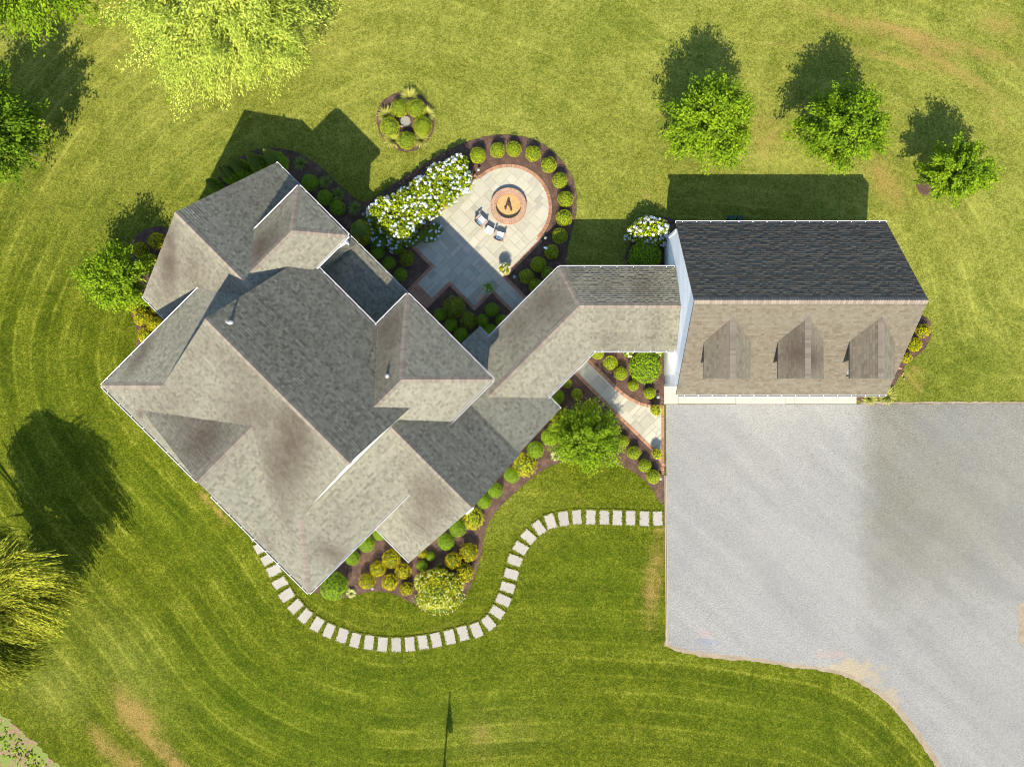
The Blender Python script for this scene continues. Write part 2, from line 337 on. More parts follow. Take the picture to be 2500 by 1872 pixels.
class MB:
    """collects shapes in plan units"""
    def __init__(s): s.V = []; s.F = []; s.A = []; s.mi = []
    def add(s, V, F, a=0.5, mi=0):
        o = len(s.V); s.V += [tuple(v) for v in V]; s.F += [tuple(i + o for i in f) for f in F]
        s.A += [a] * len(F); s.mi += [mi] * len(F)
    def prism(s, P, z0, z1, a=0.5, mi=0, cap0=True):
        """plan polygon P from z0 to z1; z may be functions"""
        if area2(P) > 0: P = P[::-1]          # y is down: make it counter-clockwise in the world
        f0 = z0 if callable(z0) else (lambda x, y: z0); f1 = z1 if callable(z1) else (lambda x, y: z1)
        n = len(P)
        V = [(x, y, f0(x, y)) for x, y in P] + [(x, y, f1(x, y)) for x, y in P]
        F = [tuple(range(n, 2 * n))] + ([tuple(range(n - 1, -1, -1))] if cap0 else [])
        F += [(i, (i + 1) % n, n + (i + 1) % n, n + i) for i in range(n)]
        s.add(V, F, a, mi)
    def box(s, c, u, hw, hd, z0, z1, a=0.5, mi=0):
        """box centred c (plan) with unit axis u, half sizes hw along u, hd across"""
        v = (-u[1], u[0])
        s.prism([(c[0] + i * hw * u[0] + j * hd * v[0], c[1] + i * hw * u[1] + j * hd * v[1]) for i, j in ((-1, -1), (1, -1), (1, 1), (-1, 1))], z0, z1, a, mi)
    def tube(s, pts, rad, n=7, a=0.5, mi=0, cap=True):
        pts = [np.array(p, float) for p in pts]; V = []; F = []
        for i, p in enumerate(pts):
            d = pts[min(i + 1, len(pts) - 1)] - pts[max(i - 1, 0)]; d /= (np.linalg.norm(d) + 1e-9)
            r = np.cross(d, (0, 0, 1) if abs(d[2]) < 0.9 else (1, 0, 0)); r /= np.linalg.norm(r); q = np.cross(d, r)
            for j in range(n):
                t = 2 * math.pi * j / n; V.append(p + rad[i] * (math.cos(t) * r + math.sin(t) * q))
        for i in range(len(pts) - 1):
            for j in range(n):
                F.append((i * n + j, i * n + (j + 1) % n, (i + 1) * n + (j + 1) % n, (i + 1) * n + j))
        if cap:
            F.append(tuple(range(n - 1, -1, -1))); F.append(tuple(range((len(pts) - 1) * n, len(pts) * n)))
        s.add(V, F, a, mi)
    def build(s, name, mats, parent=None, kind=None, attr='tone', smooth=False):
        return mk(name, s.V, s.F, mats, parent, {attr: (s.A, 'FACE')}, s.mi, smooth, kind)
def clip(P, a, b, c):
    """keep a*x+b*y<=c"""
    R = []; n = len(P)
    for i in range(n):
        p, q = P[i], P[(i + 1) % n]; dp = a * p[0] + b * p[1] - c; dq = a * q[0] + b * q[1] - c
        if dp <= 0: R.append(p)
        if (dp < 0 < dq) or (dq < 0 < dp):
            t = dp / (dp - dq); R.append((p[0] + t * (q[0] - p[0]), p[1] + t * (q[1] - p[1])))
    return R
def clip_convex(P, Q):
    """subject P (any) clipped to convex window Q"""
    if area2(Q) < 0: Q = Q[::-1]
    for i in range(len(Q)):
        x0, y0 = Q[i]; x1, y1 = Q[(i + 1) % len(Q)]
        P = clip(P, (y1 - y0), -(x1 - x0), (y1 - y0) * x0 - (x1 - x0) * y0)
        if len(P) < 3: return []
    return P
def tidy(P, eps=0.05):
    R = []
    for p in P:
        if not R or math.hypot(p[0] - R[-1][0], p[1] - R[-1][1]) > eps: R.append(p)
    if len(R) > 1 and math.hypot(R[0][0] - R[-1][0], R[0][1] - R[-1][1]) <= eps: R.pop()
    return R
def smooth_poly(P, it=2, closed=True):
    for _ in range(it):
        Q = []; n = len(P)
        for i in range(n if closed else n - 1):
            p, q = P[i], P[(i + 1) % n]
            Q += [(0.75 * p[0] + 0.25 * q[0], 0.75 * p[1] + 0.25 * q[1]), (0.25 * p[0] + 0.75 * q[0], 0.25 * p[1] + 0.75 * q[1])]
        P = Q
    return P
def inpoly(x, y, P):
    c = False; n = len(P); j = n - 1
    for i in range(n):
        if (P[i][1] > y) != (P[j][1] > y) and x < (P[j][0] - P[i][0]) * (y - P[i][1]) / (P[j][1] - P[i][1]) + P[i][0]: c = not c
        j = i
    return c

# ------------------------------------------------------------------ ground
def poly_dist(X, Y, P):
    d = np.full(X.shape, 1e9); n = len(P); inside = np.zeros(X.shape, bool)
    for i in range(n):
        (x0, y0), (x1, y1) = P[i], P[(i + 1) % n]
        dx, dy = x1 - x0, y1 - y0; L = dx * dx + dy * dy + 1e-9
        t = np.clip(((X - x0) * dx + (Y - y0) * dy) / L, 0, 1)
        d = np.minimum(d, np.hypot(X - x0 - t * dx, Y - y0 - t * dy))
        if abs(dy) > 1e-9:
            cr = ((y0 > Y) != (y1 > Y)) & (X < dx * (Y - y0) / dy + x0); inside ^= cr
    return np.where(inside, -d, d)
fine_x = np.arange(-1420, 1421, 12.0); fine_y = np.arange(-1080, 1081, 12.0)
far = np.array([1500, 1650, 1900, 2300, 3000, 4500, 7000, 12000, 20000.0])
gx = np.concatenate([-far[::-1], fine_x, far]); gy = np.concatenate([-far[::-1], fine_y, far])
GX, GY = np.meshgrid(gx, gy)
mow_guide = [(330, 700), (235, 940), (620, 1330), (700, 1490), (840, 1570), (970, 1590), (1100, 1575), (1300, 1560), (1625, 1572), (1850, 1606), (2060, 1640),
             (2200, 1740), (2310, 1880), (2600, 2300), (2900, 2300), (2900, 960), (2200, 960), (2275, 780), (2180, 530), (1640, 490), (1440, 455), (1320, 330), (1160, 285), (1000, 215), (900, 225), (690, 330), (480, 450)]
guide = smooth_poly([I(*p) for p in mow_guide], 2)
mow = poly_dist(GX, GY, guide)
for _ in range(70):                                     # the mower rounds its corners
    m_ = np.pad(mow, 1, mode='edge'); mow[1:-1, 1:-1] = (0.5 * mow + 0.125 * (m_[:-2, 1:-1] + m_[2:, 1:-1] + m_[1:-1, :-2] + m_[1:-1, 2:]))[1:-1, 1:-1]
def blobs(L):
    A = np.zeros(GX.shape)
    for (px, py, rx, ry, rot, amp) in L:
        x, y = I(px, py); c, s_ = math.cos(math.radians(rot)), math.sin(math.radians(rot))
        u = (GX - x) * c + (GY - y) * s_; v = -(GX - x) * s_ + (GY - y) * c
        A = np.maximum(A, amp * np.exp(-((u / rx) ** 2 + (v / ry) ** 2)))
    return A
dry = blobs([(330, 1745, 95, 45, 50, 1.0), (360, 1800, 150, 16, 48, 1.0), (430, 1860, 160, 22, 48, 0.95), (270, 1830, 90, 30, 52, 0.9), (320, 1870, 60, 40, 40, 0.8), (1175, 1790, 42, 50, 0, 0.55), (1270, 1775, 40, 40, 0, 0.35), (1595, 1420, 32, 130, 6, 0.72),
             (1612, 1290, 14, 60, 0, 0.6), (1870, 330, 50, 85, 8, 0.62), (2160, 440, 42, 110, -28, 0.78), (2130, 380, 60, 36, 0, 0.5), (2230, 90, 340, 28, 14, 0.85), (2300, 150, 260, 22, 32, 0.8),
             (2420, 260, 160, 24, 60, 0.5), (2200, 150, 240, 16, 14, 0.65), (1960, 118, 120, 18, 8, 0.5), (1580, 475, 14, 8, 0, 1.1), (500, 1215, 26, 10, 48, 1.0), (540, 1255, 40, 9, 46, 0.9), (300, 110, 50, 40, 0, 0.4), (2230, 930, 30, 50, -30, 0.55),
             (2240, 905, 12, 30, -60, 0.8), (1170, 1840, 60, 60, 0, 0.3), (2440, 60, 90, 40, 20, 0.6), (2330, 560, 60, 160, -20, 0.32), (1400, 1225, 90, 14, 0, 0.3), (1300, 1440, 10, 10, 0, 0.4), (1450, 1500, 30, 14, 0, 0.3),
             (1100, 1530, 130, 20, -12, 0.35), (910, 1520, 120, 25, 4, 0.3), (820, 20, 60, 40, 0, 0.35), (790, 90, 40, 60, 0, 0.3), (40, 1520, 60, 30, 40, 0.3)])
lush = blobs([(700, 1750, 420, 160, 20, 0.9), (1000, 1700, 400, 140, 0, 0.8), (1450, 1420, 160, 160, 0, 0.85), (400, 1250, 330, 70, 46, 0.85), (1900, 1760, 300, 90, 12, 0.8), (560, 420, 120, 120, 0, 0.5), (2100, 110, 70, 24, 10, 0.7),
              (2380, 130, 60, 60, 0, 0.7), (1500, 60, 120, 60, 0, 0.6), (2330, 900, 120, 60, 0, 0.6), (120, 1050, 150, 200, 0, 0.5), (1560, 1150, 60, 60, 0, 0.5), (350, 1700, 30, 50, 40, 0.4), (1640, 250, 60, 120, 0, 0.3), (620, 1640, 300, 60, 30, 0.8)])
pale = np.clip((700 - (GY + 936) + 0.25 * (GX + 1250)) / 620.0, 0, 1) * 0.9 + 0.05
pale = np.clip(np.maximum(pale, blobs([(300, 1600, 200, 90, 48, 0.5), (1080, 1240, 260, 120, 0, 0.5), (120, 1650, 120, 90, 40, 0.6), (2350, 820, 250, 250, 0, 0.55), (1180, 1780, 200, 80, 0, 0.35)])), 0, 1)
stripe = np.clip(0.46 + blobs([(60, 800, 330, 700, 0, 0.7), (350, 1300, 400, 300, 45, 0.7), (900, 1750, 800, 200, 0, 0.5), (1900, 1780, 420, 150, 12, 0.75), (150, 250, 450, 300, 0, 0.55), (2430, 650, 120, 400, 0, 0.35), (1100, 1230, 200, 60, 0, 0.3)]), 0, 1)
nx, ny = len(gx), len(gy)
hump = 0.0 * GX
V = np.stack([GX.ravel() * S, -GY.ravel() * S, hump.ravel()], 1)
idx = np.arange(nx * ny).reshape(ny, nx)
F = np.stack([idx[1:, :-1], idx[1:, 1:], idx[:-1, 1:], idx[:-1, :-1]], -1).reshape(-1, 4)
me = raw_mesh('lawn', V, F, M['lawn'], {'mow': (mow.ravel(), 'POINT'), 'dry': (dry.ravel(), 'POINT'), 'lush': (lush.ravel(), 'POINT'), 'pale': (pale.ravel(), 'POINT'), 'stripe': (stripe.ravel(), 'POINT')})
lawn = link(bpy.data.objects.new('lawn', me)); tag(lawn, kind='structure'); BASE['lawn'] = (0, 0, 0)

def sheet(name, P, z, mat, h=0.0, kind='structure'):
    b = MB(); b.prism(P, z - max(h, 0.3), z); o = b.build(name, mat); o['kind'] = kind; return o
def rough_edge(P, step, amp, seed, closed=True):
    r = random.Random(seed); Q = []
    n = len(P)
    for i in range(n if closed else n - 1):
        p, q = P[i], P[(i + 1) % n]; L = math.hypot(q[0] - p[0], q[1] - p[1]); k = max(1, int(L / step))
        for j in range(k):
            t = j / k; Q.append((p[0] + t * (q[0] - p[0]) + r.gauss(0, amp), p[1] + t * (q[1] - p[1]) + r.gauss(0, amp)))
    return Q

# gravel drive, with bare soil showing along its grass edge
curve = smooth_poly([I(*p) for p in ((1629, 1569), (1660, 1583), (1750, 1596), (1850, 1605), (1930, 1618), (2050, 1634), (2100, 1656), (2160, 1692), (2212, 1742), (2252, 1797), (2290, 1852), (2312, 1900), (2340, 2000), (2360, 2200))], 3, False)
far_side = [I(2360, 2600), I(3400, 2600), I(3400, 984)]
drive = [I(1625.5, 987), I(1629, 1569)] + curve + far_side
soilc = [(x + ox, y + oy) for (x, y), (ox, oy) in zip(curve, [(-2 - 8 * min(1, i / 60), 9 + 2.0 * math.sin(i * 0.11)) for i in range(len(curve))])]
soil_poly = [I(1625.5, 1530), I(1621, 1576)] + soilc + [I(2300, 2600), I(3200, 2600), I(2500, 1600)]
sheet('bare_soil', rough_edge(soil_poly, 9, 1.3, 3), 0.25, M['soil'])
dv = [I(1625.5, 987), I(1629, 1566)] + rough_edge(curve, 6, 0.9, 4, False) + far_side
sheet('gravel_driveway', dv, 0.5, M['gravel'])
sheet('bare_soil', rough_edge([I(2488, 1470), I(2530, 1460), I(2530, 1620), I(2485, 1560)], 8, 2, 9), 0.7, M['soil'])
sheet('bare_soil', rough_edge([I(2092, 981), I(2560, 980), I(2560, 985), I(2110, 985.5)], 8, 0.8, 9), 0.7, M['soil'])
# rough field in the far corner
field = [I(-900, 1180), I(-60, 1690), I(20, 1757), I(60, 1788), I(100, 1826), I(160, 1885), I(500, 2300), I(500, 2900), I(-900, 2900)]
sheet('crop_field', rough_edge(field, 9, 3, 5), 0.4, M['field'])

# planting beds
def bed(P, seed, z=1.2, sm=2):
    Q = smooth_poly([I(*p) for p in P], sm); return sheet('mulch_bed', rough_edge(Q, 7, 0.5, seed), z, M['mulch'])
bed([(520, 470), (524, 445), (552, 410), (590, 380), (625, 364), (681, 361), (731, 373), (781, 404), (814, 438), (850, 472), (892, 500), (930, 470), (1000, 425), (1080, 372), (1128, 351), (1176, 335), (1219, 329), (1253, 330), (1293, 338),
     (1333, 356), (1369, 387), (1396, 427), (1408, 467), (1409, 512), (1400, 549), (1387, 600), (1380, 650), (1376, 720), (1300, 830), (1180, 930), (1000, 800), (800, 640)], 1)
bed([(990, 222), (1025, 232), (1052, 256), (1063, 290), (1060, 325), (1040, 355), (1005, 373), (975, 370), (940, 350), (921, 315), (919, 280), (930, 250), (958, 230)], 2)
bed([(400, 548), (350, 560), (318, 590), (300, 640), (296, 700), (313, 745), (326, 780), (334, 806), (336, 828), (331, 856), (360, 900), (440, 800), (470, 600)], 3)
bed([(1622, 1234), (1607, 1223), (1593, 1192), (1562, 1162), (1535, 1145), (1505, 1132), (1440, 1122), (1372, 1126), (1331, 1143), (1291, 1173), (1256, 1203), (1222, 1234), (1197, 1266), (1183, 1300), (1175, 1357), (1162, 1399), (1146, 1440),
     (1120, 1472), (1070, 1492), (1013, 1475), (973, 1453), (951, 1445.5), (922, 1441.5), (895, 1444.5), (868, 1453), (830, 1461), (790, 1458), (765, 1440), (800, 1330), (950, 1200), (1150, 1150), (1330, 940), (1420, 850), (1560, 848), (1621, 848), (1622, 990), (1622, 1100)], 4, 1.2, 1)
bed([(2262, 765), (2275, 805), (2267, 841), (2238, 870), (2208, 891), (2195, 920), (2176, 952), (2140, 980), (2100, 984), (2080, 960), (2080, 760)], 5)
bed([(1530, 610), (1520, 640), (1600, 690), (1650, 660), (1660, 530), (1600, 530), (1550, 570)], 6)
for (px, py, r, sd_) in ((2262, 452, 26, 7), (2003, 330, 20, 8)):
    bed([(px + r * math.cos(t), py + r * math.sin(t)) for t in np.linspace(0, 2 * math.pi, 14)[:-1]], sd_)

# concrete apron in front of the garage
apron = group_node('concrete_apron', 'structure')
for i, (x0, x1, y0, y1) in enumerate(((1621, 1654.5, 938, 986), (1655.5, 1795, 930, 985.5), (1796, 1917, 930, 986), (1918, 1939, 930, 985.5), (1940, 2089.5, 930, 985.5))):
    b = MB(); b.prism([I(x0, y0), I(x1, y0), I(x1, y1), I(x0, y1)], -2, 1.9 + 0.1 * i); b.build('slab', M['concrete'], apron)

# ------------------------------------------------------------------ flagstone patio and walk
def pack(x0, y0, nx, ny, g, sizes, seed):
    r = random.Random(seed); occ = [[False] * ny for _ in range(nx)]; out = []
    for j in range(ny):
        for i in range(nx):
            if occ[i][j]: continue
            for _ in range(12):
                w, h = r.choice(sizes)
                if r.random() < 0.5: w, h = h, w
                if i + w <= nx and j + h <= ny and not any(occ[a][b] for a in range(i, i + w) for b in range(j, j + h)): break
            else: w = h = 1
            for a in range(i, i + w):
                for b in range(j, j + h): occ[a][b] = True
            out.append((x0 + i * g, y0 + j * g, x0 + (i + w) * g, y0 + (j + h) * g))
    return out
def lay_flags(parent, region_mn, rects, gap, seed, z=2.2, minarea=22):
    r = random.Random(seed)
    for (a, b, c, d) in rects:
        win = [(a + gap, b + gap), (c - gap, b + gap), (c - gap, d - gap), (a + gap, d - gap)]
        P = tidy(clip_convex(list(region_mn), win))
        if len(P) < 3 or abs(area2(P)) / 2 < minarea: continue
        cx = sum(p[0] for p in P) / len(P); cy = sum(p[1] for p in P) / len(P)
        zz = z + r.uniform(-0.25, 0.25)
        T = [MN(cx + (p[0] - cx) * 0.975, cy + (p[1] - cy) * 0.975) for p in P]; B = [MN(*p) for p in P]
        if area2(T) > 0: T = T[::-1]; B = B[::-1]
        n = len(T); V = [(x, y, 0.4) for x, y in B] + [(x, y, zz - 0.25) for x, y in B] + [(x, y, zz) for x, y in T]
        F = [tuple(range(2 * n, 3 * n))] + [(k * n + i, k * n + (i + 1) % n, (k + 1) * n + (i + 1) % n, (k + 1) * n + i) for k in (0, 1) for i in range(n)]
        mk('flagstone', V, F, M['flag'], parent)
def brick_course(b, pts, inward, width, z0, z1, pitch=4.4, gap=1.0, seed=1):
    """soldier course along a polyline in m,n; bricks reach `width` to the inward side (+1 left, -1 right)"""
    r = random.Random(seed)
    for (p, q) in zip(pts[:-1], pts[1:]):
        L = math.hypot(q[0] - p[0], q[1] - p[1]); k = max(1, round(L / pitch)); ux, uy = (q[0] - p[0]) / L, (q[1] - p[1]) / L
        nx_, ny_ = -uy * inward, ux * inward; st = L / k
        for i in range(k):
            s0 = i * st + gap / 2; s1 = (i + 1) * st - gap / 2; o0, o1 = r.uniform(0, 0.5), width - r.uniform(0, 0.4)
            P = [MN(p[0] + ux * s + nx_ * o, p[1] + uy * s + ny_ * o) for s, o in ((s0, o0), (s1, o0), (s1, o1), (s0, o1))]
            b.prism(P, z0, z1 + r.uniform(-0.18, 0.18), r.random(), cap0=False)
BW = 8.0
cm, cn, CR = -309.0, -297.0, 106.0
arc_out = [(cm + CR * math.cos(t), cn - CR * math.sin(t)) for t in np.linspace(0, math.pi, 84)]
patio = group_node('patio', 'structure')
outer = [(-425, -297), (-425, -61), (-343, -61), (-343, 18), (-276, 18), (-276, -61), (-190, -61), (-190, -121), (-95, -121), (-95, -175), (-193, -175), (-193, -297)] + arc_out
inner = [(-417, -297 - 4), (-417, -69), (-335, -69), (-335, -9), (-284, -9), (-284, -69), (-198, -69), (-198, -129), (-95, -129), (-95, -167), (-201, -167), (-201, -301)] + [(cm + (CR - BW) * math.cos(t), cn - (CR - BW) * math.sin(t)) for t in np.linspace(0.04, math.pi - 0.04, 50)]
b = MB(); b.prism([MN(*p) for p in outer], -2, 1.5); b.build('mortar_bed', M['mortar'], patio)
lay_flags(patio, inner, pack(-417, -395, 33, 36, 10.8, [(2, 2), (3, 2), (3, 3), (2, 1), (3, 1), (4, 2), (4, 3), (2, 2), (1, 1), (3, 2)], 21), 0.55, 3)
b = MB()
brick_course(b, [(-425, -297), (-425, -61)], -1, BW, 0.5, 2.6, seed=1); brick_course(b, [(-417, -61), (-343, -61)], -1, BW, 0.5, 2.6, seed=2); brick_course(b, [(-343, -69), (-343, 18)], -1, BW, 0.5, 2.6, seed=3)
brick_course(b, [(-276, 18), (-276, -69)], -1, BW, 0.5, 2.6, seed=4); brick_course(b, [(-284, -61), (-190, -61)], -1, BW, 0.5, 2.6, seed=5); brick_course(b, [(-190, -69), (-190, -121)], -1, BW, 0.5, 2.6, seed=6)
brick_course(b, [(-198, -121), (-95, -121)], -1, BW, 0.5, 2.6, seed=7); brick_course(b, [(-95, -175), (-193, -175)], -1, BW, 0.5, 2.6, seed=8); brick_course(b, [(-193, -167), (-193, -297)], -1, BW, 0.5, 2.6, seed=9)
brick_course(b, [(-193, -297), (-207, -297)], -1, BW, 0.5, 2.6, seed=10); brick_course(b, arc_out, -1, BW, 0.5, 2.6, seed=11); brick_course(b, [(-411, -297), (-425, -297)], -1, BW, 0.5, 2.6, seed=12)
for k_, nn in enumerate((-1.0, 7.3, 15.6)): brick_course(b, [(-335, nn), (-284, nn)], -1, BW, 0.5, 2.6, seed=20 + k_)
b.build('brick_edging', M['brick'], patio, kind='stuff')

walk = group_node('walkway', 'structure')
w_left = [(70, -124), (231, -124), (362, -126), (405, -116)]
w_right = [(70, -174), (92, -174), (143, -176), (200, -176), (227, -180), (253, -188.5), (275, -201), (299.5, -225)]
xe = 371.0
def on_x(n): return 0
e_top = XY(xe, I(0, 988.5)[1]); e_bot = XY(xe, I(0, 1158)[1])
w_outer = w_left + [e_bot, e_top] + w_right[::-1]
b = MB(); b.prism([MN(*p) for p in w_outer], -2, 1.5); b.build('mortar_bed', M['mortar'], walk)
i_bot = XY(xe - 7, I(0, 1132)[1]); i_top = XY(xe - 7, I(0, 996)[1])
w_inner = [(70, -132), (231, -132), (360, -134), i_bot, i_top, (296, -213), (272, -193), (250, -180.5), (225, -172), (200, -168), (143, -168), (70, -166)]
lay_flags(walk, w_inner, pack(66, -232, 32, 13, 11.6, [(3, 2), (3, 3), (2, 2), (4, 3), (3, 1)], 8), 0.5, 5)
b = MB()
brick_course(b, w_left, -1, 7.5, 0.5, 2.6, seed=31); brick_course(b, w_right, 1, 7.5, 0.5, 2.6, seed=32)
brick_course(b, [e_bot, e_top], -1, 7.5, 0.5, 2.6, seed=33)
b.build('brick_edging', M['brick'], walk, kind='stuff')
te = thing('timber_edging', 'long narrow timber edging between the gravel drive and the lawn with stepping stones', 'edging', *I(1624, 1280))
for y0, y1 in ((1160, 1262), (1262.5, 1365), (1365.5, 1468), (1468.5, 1572)):
    dx = (y0 - 1160) * 0.0085
    for o_, w_ in ((1621.6, 2.4), (1625.2, 2.0)):
        b = MB(); b.prism([I(o_ + dx, y0), I(o_ + w_ + dx, y0), I(o_ + w_ + dx + 0.85, y1), I(o_ + dx + 0.85, y1)], -2, 2.4); b.build('board', M['timber'], te)

path = group_node('stepping_stone_path', 'structure')
steps = [(1605, 1265), (1573, 1265), (1539, 1264), (1507, 1263), (1475, 1262.5), (1442, 1262), (1408, 1262), (1376, 1265.5), (1344, 1272), (1315.8, 1288), (1290.7, 1310), (1271, 1337), (1257, 1367), (1248.4, 1400.5), (1239.4, 1432.8), (1229, 1463.6),
         (1213.8, 1493.5), (1193, 1519.6), (1163.4, 1537), (1130.7, 1545), (1098.4, 1553.8), (1065, 1561), (1032.4, 1567), (1001, 1571.4), (967.4, 1573), (934, 1571.8), (901.4, 1567), (868, 1561.4), (836.4, 1550.5), (804, 1538.6), (775, 1523), (746, 1503),
         (722.5, 1479.3), (700.6, 1451.7), (684, 1422.3), (669.3, 1391.5), (656, 1364), (640, 1335), (628, 1305)]
rr = random.Random(4)
for i, (px, py) in enumerate(steps):
    a, c = steps[max(0, i - 1)], steps[min(len(steps) - 1, i + 1)]
    ang = math.atan2(c[1] - a[1], c[0] - a[0]) + rr.uniform(-0.05, 0.05); u = (math.cos(ang), math.sin(ang))
    b = MB(); x, y = I(px, py); zt = 1.6 + rr.uniform(-0.3, 0.4)
    hw, hd = 11.9 + rr.uniform(-0.7, 0.7), 17.8 + rr.uniform(-0.7, 0.7)
    P = []
    v = (-u[1], u[0])
    for (s0, t0) in ((-1, -1), (0.1, -1.0), (1, -1), (1, 0.1), (1, 1), (-0.1, 1), (-1, 1), (-1, -0.1)):
        s1, t1 = s0 * hw + rr.uniform(-0.5, 0.5), t0 * hd + rr.uniform(-0.5, 0.5); P.append((x + u[0] * s1 + v[0] * t1, y + u[1] * s1 + v[1] * t1))
    b.prism(P, -2, zt); b.build('stepping_stone', M['step'], path)
# grass leaning over the edges of stones, beds and gravel
def edge_tufts():
    rng = np.random.default_rng(31); Pt = []
    for i, (px, py) in enumerate(steps):
        a, c = steps[max(0, i - 1)], steps[min(len(steps) - 1, i + 1)]; ang = math.atan2(c[1] - a[1], c[0] - a[0]); u = (math.cos(ang), math.sin(ang)); v = (-u[1], u[0]); x, y = I(px, py)
        for _ in range(70):
            t = rng.uniform(0, 4); k = int(t); f = 2 * (t - k) - 1; e = 1 + abs(rng.normal(0, 0.05)) - 0.02
            su, sv = ((f, -e), (e, f), (f, e), (-e, f))[k]; Pt.append((x + u[0] * su * 12.2 + v[0] * sv * 18.2, y + u[1] * su * 12.2 + v[1] * sv * 18.2))
    for poly, n in (([I(1629, 1566)] + curve, 0),):
        for _ in range(n):
            i = rng.integers(len(poly) - 1); t = rng.uniform(); p, q = poly[i], poly[i + 1]; w = abs(rng.normal(0, 4.5))
            Pt.append((p[0] + t * (q[0] - p[0]) - 0.4 * w - 4.0, p[1] + t * (q[1] - p[1]) + 14.5 - w * 0.8 + rng.normal(0, 1.5)))
    P = np.array([(x * S, -y * S, 0.045) for x, y in Pt]); n = len(P)
    ang = rng.uniform(0, 6.283, n); L = rng.uniform(0.04, 0.11, (n, 1)); T = np.stack([np.cos(ang), np.sin(ang), np.zeros(n)], 1); B = np.stack([-np.sin(ang), np.cos(ang), np.zeros(n)], 1)
    Q = np.stack([P - T * L, P + B * L * 0.45, P + T * L + np.array([0, 0, 0.02]), P - B * L * 0.45], 1)
    o = bpy.data.objects.new('grass_tufts', quads_mesh('grass_tufts', Q, M['turf'], rng.uniform(0, 1, n))); C.objects.link(o); tag(o, kind='stuff')
edge_tufts()
# ------------------------------------------------------------------ roofs
def gauss(x, y, L):
    s = 0
    for (px, py, rx, ry, rot, a) in L:
        c, s_ = math.cos(math.radians(rot)), math.sin(math.radians(rot)); dx, dy = x - px, y - py
        u = (dx * c + dy * s_) / rx; v = (-dx * s_ + dy * c) / ry; s = max(s, a * math.exp(-(u * u + v * v)))
    return s
def roof(parent, pieces, zf, down, mat, stains=(), e=5.5, tabs=(4.0, 7.0), lift=1.35, seed=0, thick=4.5, outline=None, mn=True, facing_tone=0.0, xs=None):
    """one roof plane: a slab with tab shingles on it; pieces are convex plan polygons"""
    if mn:
        pieces = [[MN(*p) for p in P] for P in pieces]; down = MN(*down); g = zf
        zf = lambda x, y: g(*XY(x, y))
        outline = [MN(*p) for p in outline] if outline else None
    L = math.hypot(*down); down = (down[0] / L, down[1] / L); side = (-down[1], down[0])
    p_ = zf(0, 0) - zf(*down); ep = e / math.sqrt(1 + p_ * p_)
    slab = MB()
    for P in ([outline] if outline else pieces): slab.prism(P, lambda x, y: zf(x, y) - thick, zf)
    ro = slab.build('roof', mat, parent)
    r = random.Random(seed); V = []; F = []; T = []; ST = []
    st_px = [(*I(px, py, zz), rx, ry, rot, a) for (px, py, zz, rx, ry, rot, a) in stains]
    loc = [[(q[0] * side[0] + q[1] * side[1], -(q[0] * down[0] + q[1] * down[1])) for q in P] for P in pieces]
    s0 = min(q[0] for P in loc for q in P); s1 = max(q[0] for P in loc for q in P)
    t0 = min(q[1] for P in loc for q in P); t1 = max(q[1] for P in loc for q in P)
    k = 0; t = t0
    while t < t1:
        s = s0 - r.uniform(0, 9); rowt = r.gauss(0, 0.03)
        while s < s1:
            w = r.uniform(*tabs); tone = facing_tone + r.choice((0.40, 0.49, 0.53, 0.56, 0.59, 0.62, 0.65)) + rowt + r.uniform(-0.04, 0.04)  # per-slope offset
            hh = lift * (1.0 if r.random() < 0.55 else 0.55)
            win = [(s, t), (s + w - 0.15, t), (s + w - 0.15, t + ep), (s, t + ep)]
            for P in loc:
                Q = tidy(clip_convex(win, P))
                if len(Q) < 3 or abs(area2(Q)) < 0.6: continue
                pts = [(a * side[0] - b_ * down[0], a * side[1] - b_ * down[1], b_) for a, b_ in Q]
                if area2([(q[0], q[1]) for q in pts]) > 0: pts = pts[::-1]
                n = len(pts); o = len(V)
                for (x, y, b_) in pts: V.append((x, y, zf(x, y) + hh * (1 - 0.85 * (b_ - t) / ep) + 0.05))
                for (x, y, b_) in pts: V.append((x, y, zf(x, y) - 0.3))
                F.append(tuple(range(o, o + n)))
                F += [(o + n + i, o + n + (i + 1) % n, o + (i + 1) % n, o + i) for i in range(n)]
                sv = gauss(pts[0][0], pts[0][1], st_px) if st_px else 0
                T += [tone] * (n + 1); ST += [sv] * (n + 1)
            s += w
        t += ep; k += 1
    sh = mk('shingles', V, F, mat, ro, {'tone': (T, 'FACE'), 'stain': (ST, 'FACE')}, None, False, 'stuff')
    return zf
